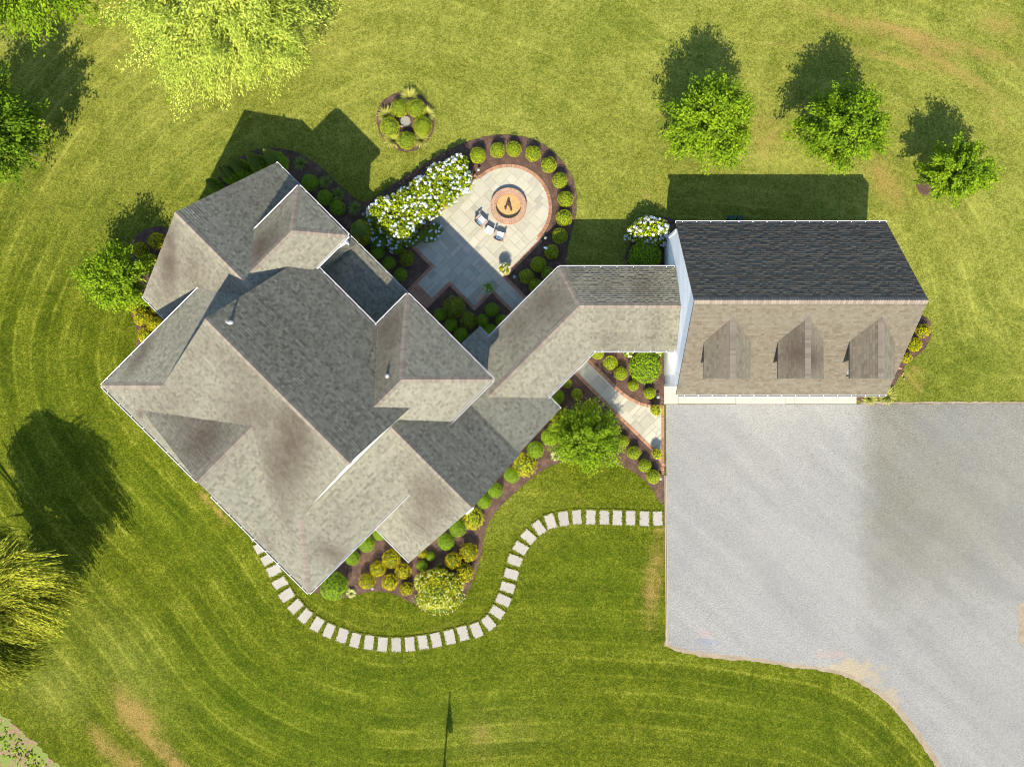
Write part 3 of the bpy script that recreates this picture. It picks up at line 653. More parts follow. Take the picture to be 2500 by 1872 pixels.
def caps(b, p, q, zp, zq, zl, zr, w=6.2, step=5.2, mn=True, seed=1):
    """folded cap shingles from p up to q; zl, zr give the planes on the two sides (plan)"""
    if mn: p, q = MN(*p), MN(*q)
    r = random.Random(seed); L = math.hypot(q[0] - p[0], q[1] - p[1]); u = ((q[0] - p[0]) / L, (q[1] - p[1]) / L); v = (-u[1], u[0])
    k = max(1, int(L / step)); st = L / k
    for i in range(k):
        a = i * st; c = (i + 1) * st + 0.8; tone = r.uniform(0.25, 1.0); rows = []
        for d, lf in ((a, 1.9), (c, 0.9)):
            x, y = p[0] + u[0] * d, p[1] + u[1] * d; zc = zp + (zq - zp) * d / L + lf
            lx, ly = x + v[0] * w, y + v[1] * w; rx, ry = x - v[0] * w, y - v[1] * w
            rows.append([(lx, ly, zl(lx, ly) + lf * 0.8), (x, y, zc), (rx, ry, zr(rx, ry) + lf * 0.8)])
        V = rows[0] + rows[1] + [(x, y, z - 1.6) for x, y, z in rows[0]] + [(x, y, z - 1.6) for x, y, z in rows[1]]
        b.add(V, [(0, 1, 4, 3), (1, 2, 5, 4), (6, 7, 1, 0), (7, 8, 2, 1), (0, 3, 9, 6), (2, 8, 11, 5), (3, 4, 10, 9), (4, 5, 11, 10)], tone)
def caps_build(b, parent):
    V = np.asarray(b.V)
    me_o = mk('ridge_cap', b.V, b.F, M['cap'], parent, {'tone': (b.A, 'FACE'), 'stain': ([0.0] * len(b.F), 'FACE')}, None, False, 'stuff'); return me_o
def gutter(parent, p, q, z, out, mn=True, strap=33, w=4.2, h=4.0):
    if mn: p, q, out = MN(*p), MN(*q), MN(*out)
    L = math.hypot(q[0] - p[0], q[1] - p[1]); u = ((q[0] - p[0]) / L, (q[1] - p[1]) / L); lo = math.hypot(*out); o = (out[0] / lo, out[1] / lo)
    b = MB()
    def strip(a, c, z0, z1, s0=0.0, s1=L, mi=0):
        b.prism([(p[0] + u[0] * s + o[0] * t, p[1] + u[1] * s + o[1] * t) for s, t in ((s0, a), (s1, a), (s1, c), (s0, c))], z0, z1, 0.5, mi)
    strip(0.05, 0.5, z - h, z - 0.9); strip(0.5, w - 0.8, z - h, z - h + 0.6, mi=1); strip(w - 0.8, w, z - h, z)
    strip(0.5, w - 0.8, z - h + 0.6, z - 0.1, 0, 1.0); strip(0.5, w - 0.8, z - h + 0.6, z - 0.1, L - 1.0, L)
    k = max(1, int(L / strap))
    for i in range(k):
        s = (i + 0.5) * L / k; strip(0.5, w - 0.8, z - 0.9, z - 0.2, s - 0.7, s + 0.7)
    b.build('gutter', [M['trim'], M['dark_metal']], parent)

# ---- main house
house = thing('house', 'large grey shingled house set diagonally with hipped bays and several ridges', 'house', *MN(-300, 320))
ZR, NR, MG, P1, P2 = 366.0, 325.5, -500.0, 0.70, 0.50
zNE = lambda m, n: ZR - P1 * (NR - n)
zSW = lambda m, n: ZR - P2 * (n - NR)
EL = 220.0; NE_ = 617.5; MW = -611.0; MZ = 9.3
zNW = lambda m, n: EL + P2 * (m - MW)
zSE = lambda m, n: EL + P2 * (MZ - m)
ST_SW = [(770, 1000, 300, 60, 90, 0, 0.4), (900, 1080, 250, 90, 110, 0, 0), (620, 900, 320, 130, 60, 40, 0.45), (735, 1080, 270, 60, 130, 18, 0.95), (690, 1150, 260, 22, 120, -8, 0.75), (640, 1010, 300, 90, 90, 0, 0.65), (440, 960, 260, 60, 110, 60, 0.35), (500, 860, 300, 50, 80, 0, 0.3), (660, 1290, 240, 20, 45, 0, 0.7), (345, 1010, 235, 12, 16, 40, 0.7), (600, 985, 300, 90, 14, 8, 0.5)]
roof(house, [[(MG, NR), (-112, NR), (-112, 118.5), (MG, 118.5)]], zNE, (0, -1), M['shingle'], [(640, 760, 320, 60, 30, 40, 0.2), (720, 830, 300, 70, 60, 0, 0.18)], seed=1, facing_tone=-0.22)  # shingles darkened to deepen the shade on this north-east slope
roof(house, [[(MG, NR), (MG, 506.5), (-112, 496), (-112, NR)], [(MG, 506.5), (MW, NE_), (MZ, NE_), (-112, 496)]], zSW, (0, 1), M['shingle'], ST_SW, seed=2,
     outline=[(MG, NR), (MG, 506.5), (MW, NE_), (MZ, NE_), (-112, 496), (-112, NR)])
roof(house, [[(MW, NE_), (MG, 506.5), (MG, 240), (MW, 326)]], zNW, (-1, 0), M['shingle'], [(345, 865, 230, 18, 60, 30, 0.75), (430, 800, 250, 40, 40, 0, 0.2)], seed=3)
roof(house, [[(MZ, NE_), (-112, 496), (-112, 232), (MZ, 319)]], zSE, (1, 0), M['shingle'], [(815, 1345, 225, 45, 25, 40, 0.7), (835, 1240, 240, 60, 60, 0, 0.15)], seed=4)
# south-west cross gable
MT, ZT = -303.0, 318.0; PT = 0.405
zTL = lambda m, n: ZT - PT * (MT - m); zTR = lambda m, n: ZT - PT * (m - MT)
nT = NR + (ZR - ZT) / P2
def n_main(z): return NR + (ZR - z) / P2
zq = 235.0; hw = (ZT - zq) / PT
roof(house, [[(MT, nT - 4), (MT, 577), (MT - hw - 3, n_main(zq) + 1)]], zTL, (-1, 0), M['shingle'], [(500, 1070, 280, 70, 70, 30, 0.9), (450, 1020, 260, 60, 30, 10, 0.5), (545, 1020, 290, 60, 30, 0, 0.55)], seed=5, facing_tone=-0.05)
roof(house, [[(MT, nT - 4), (MT, 577), (MT + hw + 3, n_main(zq) + 1)]], zTR, (1, 0), M['shingle'], [(690, 1160, 260, 16, 90, -10, 0.8), (560, 1120, 280, 50, 50, 0, 0.15)], seed=6)
# north-west wing
ZW, NW_, PW = 286.0, 236.5, 0.735
zWN = lambda m, n: ZW - PW * (NW_ - n); zWS = lambda m, n: ZW - PW * (n - NW_)
MWG = -726.0
roof(house, [[(MWG, NW_), (-468, NW_), (-468, 25.4), (MWG, 25.4)]], zWN, (0, -1), M['shingle'], [(560, 480, 200, 80, 40, 30, 0.12)], seed=7, facing_tone=-0.12)
roof(house, [[(MWG, NW_), (-498, NW_), (-498, 447.6), (MWG, 447.6)]], zWS, (0, 1), M['shingle'], [(425, 640, 200, 34, 95, 22, 0.95), (480, 660, 230, 60, 60, 0, 0.55), (560, 720, 250, 60, 60, 0, 0.5), (390, 720, 150, 30, 40, 0, 0.4)], seed=8, facing_tone=-0.02)
# bays on the garden side
EB1 = 227.0
b1m, b1h, b1n, PB1 = -538.6, 73.0, 24.2, 0.62
zb1n = lambda m, n: EB1 + PB1 * (n - b1n); zb1w = lambda m, n: EB1 + PB1 * (m - (b1m - b1h)); zb1e = lambda m, n: EB1 + PB1 * ((b1m + b1h) - m)
roof(house, [[(b1m - b1h, b1n), (b1m + b1h, b1n), (b1m, b1n + b1h)]], zb1n, (0, -1), M['shingle'], [], seed=9, facing_tone=-0.06)
roof(house, [[(b1m - b1h, b1n), (b1m, b1n + b1h), (b1m, 226), (b1m - b1h, 166)]], zb1w, (-1, 0), M['shingle'], [(640, 610, 250, 36, 60, 40, 1.0), (690, 560, 250, 30, 30, 0, 0.4)], seed=10, facing_tone=-0.12)
roof(house, [[(b1m + b1h, b1n), (b1m + b1h, 136), (-500, 192), (b1m, 227), (b1m, b1n + b1h)]], zb1e, (1, 0), M['shingle'], [(740, 600, 250, 60, 60, 0, 0.12)], seed=11, facing_tone=0.03)
EB2 = 218.0
b2m, b2h, b2n, PB2 = -162.4, 127.6, 23.3, 0.627
zb2n = lambda m, n: EB2 + PB2 * (n - b2n); zb2w = lambda m, n: EB2 + PB2 * (m - (b2m - b2h)); zb2e = lambda m, n: EB2 + PB2 * ((b2m + b2h) - m)
ZQ = EB2 + PB2 * b2h; nQ = b2n + b2h
roof(house, [[(b2m - b2h, b2n), (b2m + b2h, b2n), (b2m, nQ)]], zb2n, (0, -1), M['shingle'], [], seed=12, facing_tone=-0.10)
roof(house, [[(b2m - b2h, b2n), (b2m, nQ), (b2m, 232), (b2m - b2h, 124)]], zb2w, (-1, 0), M['shingle'], [(945, 810, 250, 40, 70, 0, 0.8), (930, 900, 260, 40, 70, 0, 0.65)], seed=13, facing_tone=-0.08)
roof(house, [[(b2m + b2h, b2n), (b2m + b2h, 155), (-112, 222), (b2m, 236), (b2m, nQ)]], zb2e, (1, 0), M['shingle'], [], seed=14, facing_tone=0.06)
# low roof between the bays
zP = lambda m, n: 131 + 0.33 * (n - 25)
roof(house, [[(-470, 25), (-286, 25), (-286, 150), (-470, 150)]], zP, (0, -1), M['shingle'], [], seed=15, facing_tone=-0.18)
# south-east block
ZB, NB = 280.0, 235.5
zBS = lambda m, n: ZB - 0.735 * (n - NB)
zBN = lambda m, n: ZB - 0.72 * (NB - n)
zBL = lambda m, n: (ZB - 0.72 * (NB - 96)) - 0.47 * (96 - n)
roof(house, [[(-112, NB), (121.5, NB), (121.5, 447), (3, 447)]], zBS, (0, 1), M['shingle'], [(1060, 1200, 200, 60, 70, 20, 0.75), (1040, 1270, 180, 45, 40, 0, 0.6), (1000, 1130, 240, 40, 40, 0, 0.35)], seed=16)
roof(house, [[(-112, NB), (121.5, NB), (121.5, 95.5), (-112, 95.5)]], zBN, (0, -1), M['shingle'], [], seed=17, facing_tone=-0.21)
roof(house, [[(-143, 96), (118, 96), (118, -35.4), (-143, -35.4)]], zBL, (0, -1), M['shingle'], [], seed=18, facing_tone=-0.02)
# ridge and hip caps
def pl(zf): return lambda x, y: zf(*XY(x, y))
b = MB()
def cap_mn(p, q, zp, zq, f1, f2, **k):
    # choose which plane lies on which side
    P, Q = MN(*p), MN(*q); L = math.hypot(Q[0] - P[0], Q[1] - P[1]); v = (-(Q[1] - P[1]) / L, (Q[0] - P[0]) / L); c = ((P[0] + Q[0]) / 2 + v[0] * 6, (P[1] + Q[1]) / 2 + v[1] * 6)
    f1, f2 = pl(f1), pl(f2); cc = ((P[0] + Q[0]) / 2, (P[1] + Q[1]) / 2)
    # the true surface is the lower of the two planes on either side of a ridge
    low = lambda x, y: min(f1(x, y), f2(x, y))
    caps(b, p, q, zp, zq, low, low, **k)
cap_mn((MG, NR), (-110.5, NR), ZR, ZR, zNE, zSW, seed=1)
cap_mn((MW, NE_), (MG - 2, 508.5), EL, zSW(0, 508.5), zSW, zNW, seed=2)
cap_mn((MZ, NE_), (-112, 496), EL, zSW(0, 496), zSW, zSE, seed=3)
cap_mn((MT, 577), (MT, nT + 3), ZT, ZT, zTL, zTR, seed=4)
cap_mn((MWG, NW_), (-490, NW_), ZW, ZW, zWN, zWS, seed=5)
cap_mn((b1m, 221), (b1m, b1n + b1h), EB1 + PB1 * b1h, EB1 + PB1 * b1h, zb1w, zb1e, seed=6)
cap_mn((b1m - b1h, b1n), (b1m, b1n + b1h), EB1, EB1 + PB1 * b1h, zb1n, zb1w, seed=7)
cap_mn((b1m + b1h, b1n), (b1m, b1n + b1h), EB1, EB1 + PB1 * b1h, zb1n, zb1e, seed=8)
cap_mn((b2m, 229), (b2m, nQ), ZQ, ZQ, zb2w, zb2e, seed=9)
cap_mn((b2m - b2h, b2n), (b2m, nQ), EB2, ZQ, zb2n, zb2w, seed=10)
cap_mn((b2m + b2h, b2n), (b2m, nQ), EB2, ZQ, zb2n, zb2e, seed=11)
cap_mn((121.5, NB), (-110, NB), ZB, ZB, zBS, zBN, seed=12)
caps_build(b, house)
# walls
def wall(parent, P, z0, z1, mn=True, mat='siding'):
    b = MB(); b.prism([MN(*p) for p in P] if mn else P, z0, z1); return b.build('wall', M[mat], parent)
def gable(parent, m0, m1, prof, z0, mn=True):
    """upright wall between m0 and m1 whose top follows prof [(n, z)...]"""
    n = len(prof); V = []; F = []
    for m in (m0, m1):
        for (nn, z) in prof:
            x, y = MN(m, nn) if mn else (m, nn); V.append((x, y, z0)); V.append((x, y, z))
    k = 2 * n
    for i in range(n - 1):
        a = 2 * i
        F += [(a, a + 2, a + 3, a + 1), (k + a, k + a + 1, k + a + 3, k + a + 2), (a + 1, a + 3, k + a + 3, k + a + 1), (a, k + a, k + a + 2, a + 2)]
    F += [(0, 1, k + 1, k), (k - 2, 2 * k - 2, 2 * k - 1, k - 1)]
    return mk('wall', V, F, M['siding'], parent)
wall(house, [(-598, 132), (-114, 132), (-114, 604), (-598, 604)], -3, 212)
wall(house, [(-114, 336), (-3, 336), (-3, 604), (-114, 604)], -3, 212.5)
wall(house, [(-718, 37), (-494, 37), (-494, 436), (-718, 436)], -3, 124)
wall(house, [(b1m - b1h + 16, 34), (b1m + b1h - 16, 34), (b1m + b1h - 16, 150), (b1m - b1h + 16, 150)], -3, 221.5)
wall(house, [(b2m - b2h + 12, 33), (b2m + b2h - 12, 33), (b2m + b2h - 12, 150), (b2m - b2h + 12, 150)], -3, 211.5)
wall(house, [(-455, 70), (-300, 70), (-300, 133), (-455, 133)], -3, 128)
wall(house, [(-110, -24), (110, -24), (110, 436), (-110, 436)], -3, 110.5)
gable(house, MG + 6, MG + 2, [(131, zNE(0, 131) - 5), (NR, ZR - 5), (505, zSW(0, 505) - 5)], 150)
gable(house, -117, -113.2, [(131, zNE(0, 131) - 4.6), (NR, ZR - 4.6), (495, zSW(0, 495) - 4.6)], 110)
gable(house, MWG + 8, MWG + 11, [(37, zWN(0, 37) - 5), (NW_, ZW - 5), (436, zWS(0, 436) - 5)], 120)
gable(house, 107, 110.3, [(-24, zBL(0, -24) - 5), (95, zBL(0, 95) - 5), (NB, ZB - 5), (436, zBS(0, 436) - 5)], 105)
gt = MB()
for i, (p, q, z, o) in enumerate((((MW, NE_ + 0.4), (MT - 22, NE_ + 0.4), EL, (0, 1)), ((MT + 22, NE_ + 0.4), (MZ, NE_ + 0.4), EL, (0, 1)), ((MW - 0.4, 328), (MW - 0.4, NE_), EL, (-1, 0)), ((MZ + 0.4, 322), (MZ + 0.4, NE_), EL, (1, 0)),
        ((MWG, 25), (b1m - b1h - 4, 25), zWN(0, 25.4), (0, -1)), ((b1m - b1h - 4, 24.8), (-470, 24.8), 130.3, (0, -1)), ((MWG, 448), (-606, 448), zWS(0, 447.6), (0, 1)), ((b1m - b1h, b1n - 0.4), (b1m + b1h, b1n - 0.4), EB1, (0, -1)), ((b1m - b1h - 0.4, b1n), (b1m - b1h - 0.4, 164), EB1, (-1, 0)),
        ((b1m + b1h + 0.4, b1n), (b1m + b1h + 0.4, 119), EB1, (1, 0)), ((-464, 118), (-292, 118), zNE(0, 118.5), (0, -1)), ((b2m - b2h - 0.4, b2n), (b2m - b2h - 0.4, 117), EB2, (-1, 0)), ((b2m - b2h, b2n - 0.4), (b2m + b2h, b2n - 0.4), EB2, (0, -1)),
        ((b2m + b2h + 0.4, b2n), (b2m + b2h + 0.4, 150), EB2, (1, 0)), ((-465, 24.6), (-290, 24.6), 131, (0, -1)), ((121, 447.4), (14, 447.4), zBS(0, 447), (0, 1)), ((-143, -35.8), (-104, -35.8), zBL(0, -35.4), (0, -1)), ((82, -35.8), (118, -35.8), zBL(0, -35.4), (0, -1)))):
    gutter(house, p, q, z, o)
# white rake board at the south-east corner, downspout, vent pipes
b = MB(); c0 = MN(123.5, 246); b.box(c0, (math.sqrt(0.5), -math.sqrt(0.5)), 10, 2.0, zBS(0, 250) - 12, zBS(0, 250) - 3); b.build('rake_board', M['trim'], house)
b = MB(); dx, dy = MN(b1m + b1h - 13, 38)
b.tube([(dx, dy, 130), (dx, dy, 206), (*MN(b1m + b1h + 0, 33), 222)], [2.4, 2.4, 2.4], 6); b.build('downspout', M['trim'], house)
for (px, py, z0, hgt) in ((563, 788, zNE(0, 300), 19), (943.5, 918, 292, 13)):
    x, y = I(px, py, z0); zb = zNE(*XY(x, y)) if px < 700 else zb2w(*XY(x, y))
    b = MB(); b.tube([(x, y, zb - 2), (x, y, zb + hgt)], [2.2, 2.2], 8); b.tube([(x, y, zb - 2), (x, y, zb + 6)], [5.0, 3.2], 8)
    b.build('vent_pipe', M['trim'], house)
    b = MB(); b.tube([(x, y, zb + hgt + 0.02), (x, y, zb + hgt + 0.12)], [1.7, 1.7], 8); b.build('pipe_opening', M['dark_metal'], house)
# cross gable infill
V = [(*MN(MT - hw, 575), zq - 6), (*MN(MT + hw, 575), zq - 6), (*MN(MT, 573), ZT - 4), (*MN(MT - hw, 571), zq - 6), (*MN(MT + hw, 571), zq - 6), (*MN(MT, 569), ZT - 4)]
mk('wall', V, [(0, 1, 2), (5, 4, 3), (0, 3, 4, 1), (1, 4, 5, 2), (2, 5, 3, 0)], M['siding'], house)

# ---- breezeway
brz = thing('breezeway', 'low bent connecting wing with grey shingled roof between the house and the garage', 'breezeway', 260, -170)
ZE, ZK = 119.0, 162.0
yN, yK, yS, xW = -262.8, -171.6, -75.0, 369.5
jx = 148.5; ox, oy = 107.7, yN; ix, iy = 186.6, yS
zAN = lambda x, y: ZK - (ZK - ZE) / (yK - yN) * (yK - y); zAS = lambda x, y: ZK - (ZK - ZE) / (yS - yK) * (y - yK)
mj, nj = XY(jx, yK); mo, no = XY(ox, oy); mi_, ni = XY(ix, iy)
zBW = lambda m, n: ZK - (ZK - ZE) / (mj - mo) * (mj - m); zBE = lambda m, n: ZK - (ZK - ZE) / (mi_ - mj) * (m - mj)
roof(brz, [[(ox, oy), (xW + 2, oy), (xW + 2, yK), (jx, yK)]], zAN, (0, -1), M['shingle'], [(1480, 690, 150, 60, 60, 0, 0.45), (1570, 700, 150, 40, 60, 0, 0.6), (1400, 665, 140, 30, 30, 0, 0.5)], mn=False, seed=21, facing_tone=-0.04)
roof(brz, [[(jx, yK), (xW + 2, yK), (xW + 2, iy), (ix, iy)]], zAS, (0, 1), M['shingle'], [(1500, 820, 140, 60, 60, 0, 0.35), (1600, 800, 140, 30, 60, 0, 0.35)], mn=False, seed=22)
roof(brz, [[(mo, no), (mj, nj), (mj, 75), (mo, 10)]], zBW, (-1, 0), M['shingle'], [(1340, 740, 150, 80, 50, -45, 0.7), (1270, 790, 150, 60, 40, -45, 0.6), (1270, 860, 150, 40, 40, 0, 0.2)], seed=23, facing_tone=-0.06)
roof(brz, [[(mj, nj), (mi_, ni), (mi_, 5), (mj, 75)]], zBE, (1, 0), M['shingle'], [(1380, 870, 140, 40, 40, 0, 0.12)], seed=24, facing_tone=0.02)
b = MB()
lowA = lambda x, y: min(zAN(x, y), zAS(x, y)); caps(b, (xW - 1, yK), (jx, yK), ZK, ZK, lowA, lowA, mn=False, seed=1)
lowB = lambda x, y: min(zBW(*XY(x, y)), zBE(*XY(x, y))); caps(b, (mj, 60), (mj, nj), ZK, ZK, lowB, lowB, seed=2)
lowC = lambda x, y: min(zAN(x, y), zBW(*XY(x, y))); caps(b, (ox, oy), (jx, yK), ZE, ZK, lowC, lowC, mn=False, seed=3)
caps_build(b, brz)
gutter(brz, (ox, oy - 0.4), (xW - 1, oy - 0.4), ZE, (0, -1), mn=False); gutter(brz, (ix, iy + 0.4), (xW - 1, iy + 0.4), ZE, (0, 1), mn=False)
gutter(brz, (mo - 0.4, no), (mo - 0.4, -34), ZE, (-1, 0)); gutter(brz, (mi_ + 0.4, ni), (mi_ + 0.4, -34), ZE, (1, 0))
wall(brz, [(ox + 12, oy + 12), (xW + 4, oy + 12), (xW + 4, iy - 12), (ix - 14, iy - 12)], -3, ZE - 5, mn=False)
wall(brz, [(mo + 12, no + 8), (mi_ - 12, ni + 2), (mi_ - 12, -20), (mo + 12, -20)], -3, ZE - 5.4)

# ---- garage
gar = thing('garage', 'wide garage with tan shingled roof, three gabled dormers and a white clapboard end', 'garage', 606, -168)
gx0, gx1, gyN, gyK, gyS, GE, GK = 369.5, 843.5, -362.0, -168.5, 25.0, 128.0, 283.0
gp = (GK - GE) / (gyK - gyN)
zGN = lambda x, y: GK - gp * (gyK - y); zGS = lambda x, y: GK - gp * (y - gyK)
roof(gar, [[(gx0, gyN), (gx1, gyN), (gx1, gyK), (gx0, gyK)]], zGN, (0, -1), M['shingle_g'], [], mn=False, seed=31, lift=1.2, e=6.2, tabs=(6, 14), facing_tone=-0.10)  # north slope's shade deepened in the shingle colour
roof(gar, [[(gx0, gyK), (gx1, gyK), (gx1, gyS), (gx0, gyS)]], zGS, (0, 1), M['shingle_g'], [(2105, 980, 150, 20, 20, 0, 0.2)], mn=False, seed=32, lift=0.5, e=5.2, tabs=(5, 11))
b = MB(); lowG = lambda x, y: min(zGN(x, y), zGS(x, y)); caps(b, (gx0, gyK), (gx1, gyK), GK, GK, lowG, lowG, mn=False, seed=5, w=7); caps_build(b, gar)
wx0, wx1, wyN, wyS = 372.6, 840, -349, 6
wall(gar, [(wx0, wyN), (wx1, wyN), (wx1, wyS), (wx0, wyS)], -3, 114, mn=False)
gable(gar, wx0, wx0 + 3, [(wyN, zGN(0, wyN) - 5), (gyK, GK - 5), (wyS, zGS(0, wyS) - 5)], 113, mn=False)
gable(gar, wx1 - 3, wx1, [(wyN, zGN(0, wyN) - 5), (gyK, GK - 5), (wyS, zGS(0, wyS) - 5)], 113, mn=False)
b = MB(); z = 0.0
while z < GK - 12:                                       # lapped clapboards up the west end
    zt = min(z + 11.0, GK - 9)
    def yr(zz): 
        if zz < 110: return wyN, wyS
        t = (GK - 5.2 - zz) / gp; return max(wyN, gyK - t), min(wyS, gyK + t)
    a0, a1 = yr(z); c0, c1 = yr(zt)
    V = [(wx0 - 0.6, a0, z), (wx0 - 0.6, a1, z), (wx0 - 0.15, c1, zt), (wx0 - 0.15, c0, zt), (wx0, a0, z), (wx0, a1, z)]
    b.add(V, [(3, 2, 1, 0), (0, 1, 5, 4)], 0.5); z = zt
b.build('clapboards', M['siding'], gar, kind='stuff')
b = MB(); b.prism([(wx0 - 2.2, wyS - 5), (wx0 + 1, wyS - 5), (wx0 + 1, wyS + 1), (wx0 - 2.2, wyS + 1)], -2, 116); b.build('corner_board', M['trim'], gar); b = MB(); b.prism([(wx0 - 2.2, wyN - 1), (wx0 + 1, wyN - 1), (wx0 + 1, wyN + 5), (wx0 - 2.2, wyN + 5)], -2, 116); b.build('corner_board', M['trim'], gar)
gutter(gar, (gx0 - 1, gyN - 0.4), (gx1 + 1, gyN - 0.4), GE, (0, -1), mn=False, strap=31); gutter(gar, (gx0 + 3, gyS + 0.4), (gx1, gyS + 0.4), GE, (0, 1), mn=False, strap=31)
for dx0, dw, stn in ((456.5, 49.5, []), (612.0, 48.5, [(1955, 870, 220, 40, 30, 0, 0.9), (1930, 850, 220, 20, 60, 0, 0.5)]), (763.0, 48.0, [])):       # dormers
    DZ = 258.0; dp = 0.79; yF = -10.0
    yT = gyK + (GK - DZ) / gp
    zDL = (lambda c: lambda x, y: DZ - dp * (c - x))(dx0); zDR = (lambda c: lambda x, y: DZ - dp * (x - c))(dx0)
    ze = DZ - dp * dw; yE = gyK + (GK - ze) / gp
    dz_ = bpy.data.objects.new('dormer', None); C.objects.link(dz_); dz_.parent = gar; BASE[dz_.name] = BASE[gar.name]
    for (sgn, zf, dn) in ((-1, zDL, (-1, 0)), (1, zDR, (1, 0))):
        roof(dz_, [[(dx0, yT - 3), (dx0, yF), (dx0 + sgn * dw, yF), (dx0 + sgn * dw, yE - 3)]], zf, dn, M['shingle_g'], stn, mn=False, seed=int(dx0) + sgn, lift=0.5, e=5.4, tabs=(6, 12), facing_tone=0.02 if sgn < 0 else 0.16)  # side slopes painted lighter to soften their shading, east side most
    b = MB(); lw = (lambda f, g: lambda x, y: min(f(x, y), g(x, y)))(zDL, zDR); caps(b, (dx0, yF), (dx0, yT + 1), DZ, DZ, lw, lw, mn=False, seed=int(dx0)); caps_build(b, dz_)
    b = MB()
    for sg in (-1, 1):                                   # cheeks
        xa, xb = dx0 + sg * (dw - 21), dx0 + sg * (dw - 24)
        V = [(xx, yy, zz) for xx in (xa, xb) for yy, zz in ((yE - 4, ze - 1), (yF - 6, ze - 1), (yF - 6, zGS(0, yF - 6) - 3))]
        b.add(V, [(0, 1, 2), (5, 4, 3), (0, 3, 4, 1), (1, 4, 5, 2), (2, 5, 3, 0)])
    xa, xb = dx0 - dw + 21, dx0 + dw - 21
    V = [(xx, yy, zz) for yy in (yF - 6, yF - 9) for xx, zz in ((xa, zGS(0, yF) - 3), (xb, zGS(0, yF) - 3), (xb, ze), (dx0, DZ - 7), (xa, ze))]
    b.add(V, [(0, 1, 2, 3, 4), (9, 8, 7, 6, 5), (0, 5, 6, 1), (1, 6, 7, 2), (2, 7, 8, 3), (3, 8, 9, 4), (4, 9, 5, 0)])
    b.build('wall', M['siding'], dz_)
    b = MB(); b.prism([(dx0 - 14, yF - 5.8), (dx0 + 14, yF - 5.8), (dx0 + 14, yF - 4.8), (dx0 - 14, yF - 4.8)], ze - 44, ze + 6); b.build('window', M['dark_metal'], dz_)

# ------------------------------------------------------------------ fire pit and furniture
fx, fy = I(1241.6, 505.5)
pit = thing('fire_pit', 'round raised brick fire pit with sand floor on the patio', 'fire pit', fx, fy)
PH = 13.0
def ring(b, r0, r1, z0, z1, n=72, a=0.5):
    V = []; 
    for i in range(n):
        t = 2 * math.pi * i / n; c, s_ = math.cos(t), math.sin(t)
        V += [(fx + r0 * c, fy - r0 * s_, z0), (fx + r1 * c, fy - r1 * s_, z0), (fx + r1 * c, fy - r1 * s_, z1), (fx + r0 * c, fy - r0 * s_, z1)]
    F = []
    for i in range(n):
        j = (i + 1) % n
        for k in range(4): F.append((4 * i + k, 4 * i + (k + 1) % 4, 4 * j + (k + 1) % 4, 4 * j + k)[::-1])
    b.add(V, F, a)
b = MB(); ring(b, 30.6, 43.0, 0, PH - 0.7); b.build('pit_wall', M['mortar'], pit)
rb = random.Random(3); b = MB()
for (r0, r1, off, nb) in ((37.6, 43.5, 0.0, 56), (30.9, 36.4, 0.5, 56)):
    for i in range(nb):
        t0 = 2 * math.pi * (i + off + 0.2) / nb; t1 = 2 * math.pi * (i + off + 0.8) / nb
        P = [(fx + r * math.cos(t), fy - r * math.sin(t)) for r, t in ((r0, t0), (r1, t0), (r1, t1), (r0, t1))]
        b.prism(P, PH - 2.5, PH + rb.uniform(-0.15, 0.15), rb.uniform(0.3, 1), cap0=False)
for zc in range(3):
    for i in range(44):
        t0 = 2 * math.pi * (i + 0.5 * (zc % 2) + 0.06) / 44; t1 = 2 * math.pi * (i + 0.5 * (zc % 2) + 0.94) / 44
        for r0, r1 in ((42.9, 43.6), (30.0, 30.65)):
            P = [(fx + r * math.cos(t), fy - r * math.sin(t)) for r, t in ((r0, t0), (r1, t0), (r1, t1), (r0, t1))]
            b.prism(P, 2.0 + zc * 3.0, 4.6 + zc * 3.0, rb.uniform(0.2, 0.9))
b.build('brick_course', M['brick'], pit, kind='stuff')
n = 40; V = [(fx, fy, 3.2)] + [(fx + r * math.cos(2 * math.pi * i / n), fy - r * math.sin(2 * math.pi * i / n), 2.6 + rb.uniform(0, 0.8)) for r in (16, 30.4) for i in range(n)]
F = [(0, 1 + i, 1 + (i + 1) % n) for i in range(n)] + [(1 + i, 1 + n + i, 1 + n + (i + 1) % n, 1 + (i + 1) % n) for i in range(n)]
mk('sand_floor', V, F, M['sand'], pit)
for i, ((ax, ay, az), (bx_, by_, bz), r_, lb) in enumerate((((-8, 7, 4), (-1, -9, 15), 2.2, 'charred log leaning from the left onto the stack in the fire pit'), ((7, 10, 4), (-0.5, -8, 15), 2.3, 'longer charred log leaning from the lower right in the fire pit'), ((0.5, -12, 4), (0, 0, 12), 2.0, 'short charred log at the back of the stack in the fire pit'), ((-10, 2, 4), (-4, -1, 6), 1.7, 'stubby pale ended log lying flat beside the stack in the fire pit'))):
    b = MB(); b.tube([(fx + ax, fy + ay, az), (fx + bx_, fy + by_, bz)], [r_, r_ * 0.8], 7); o = b.build('firewood_log', M['char']); tag(o, lb, 'log', 'logs in the fire pit')

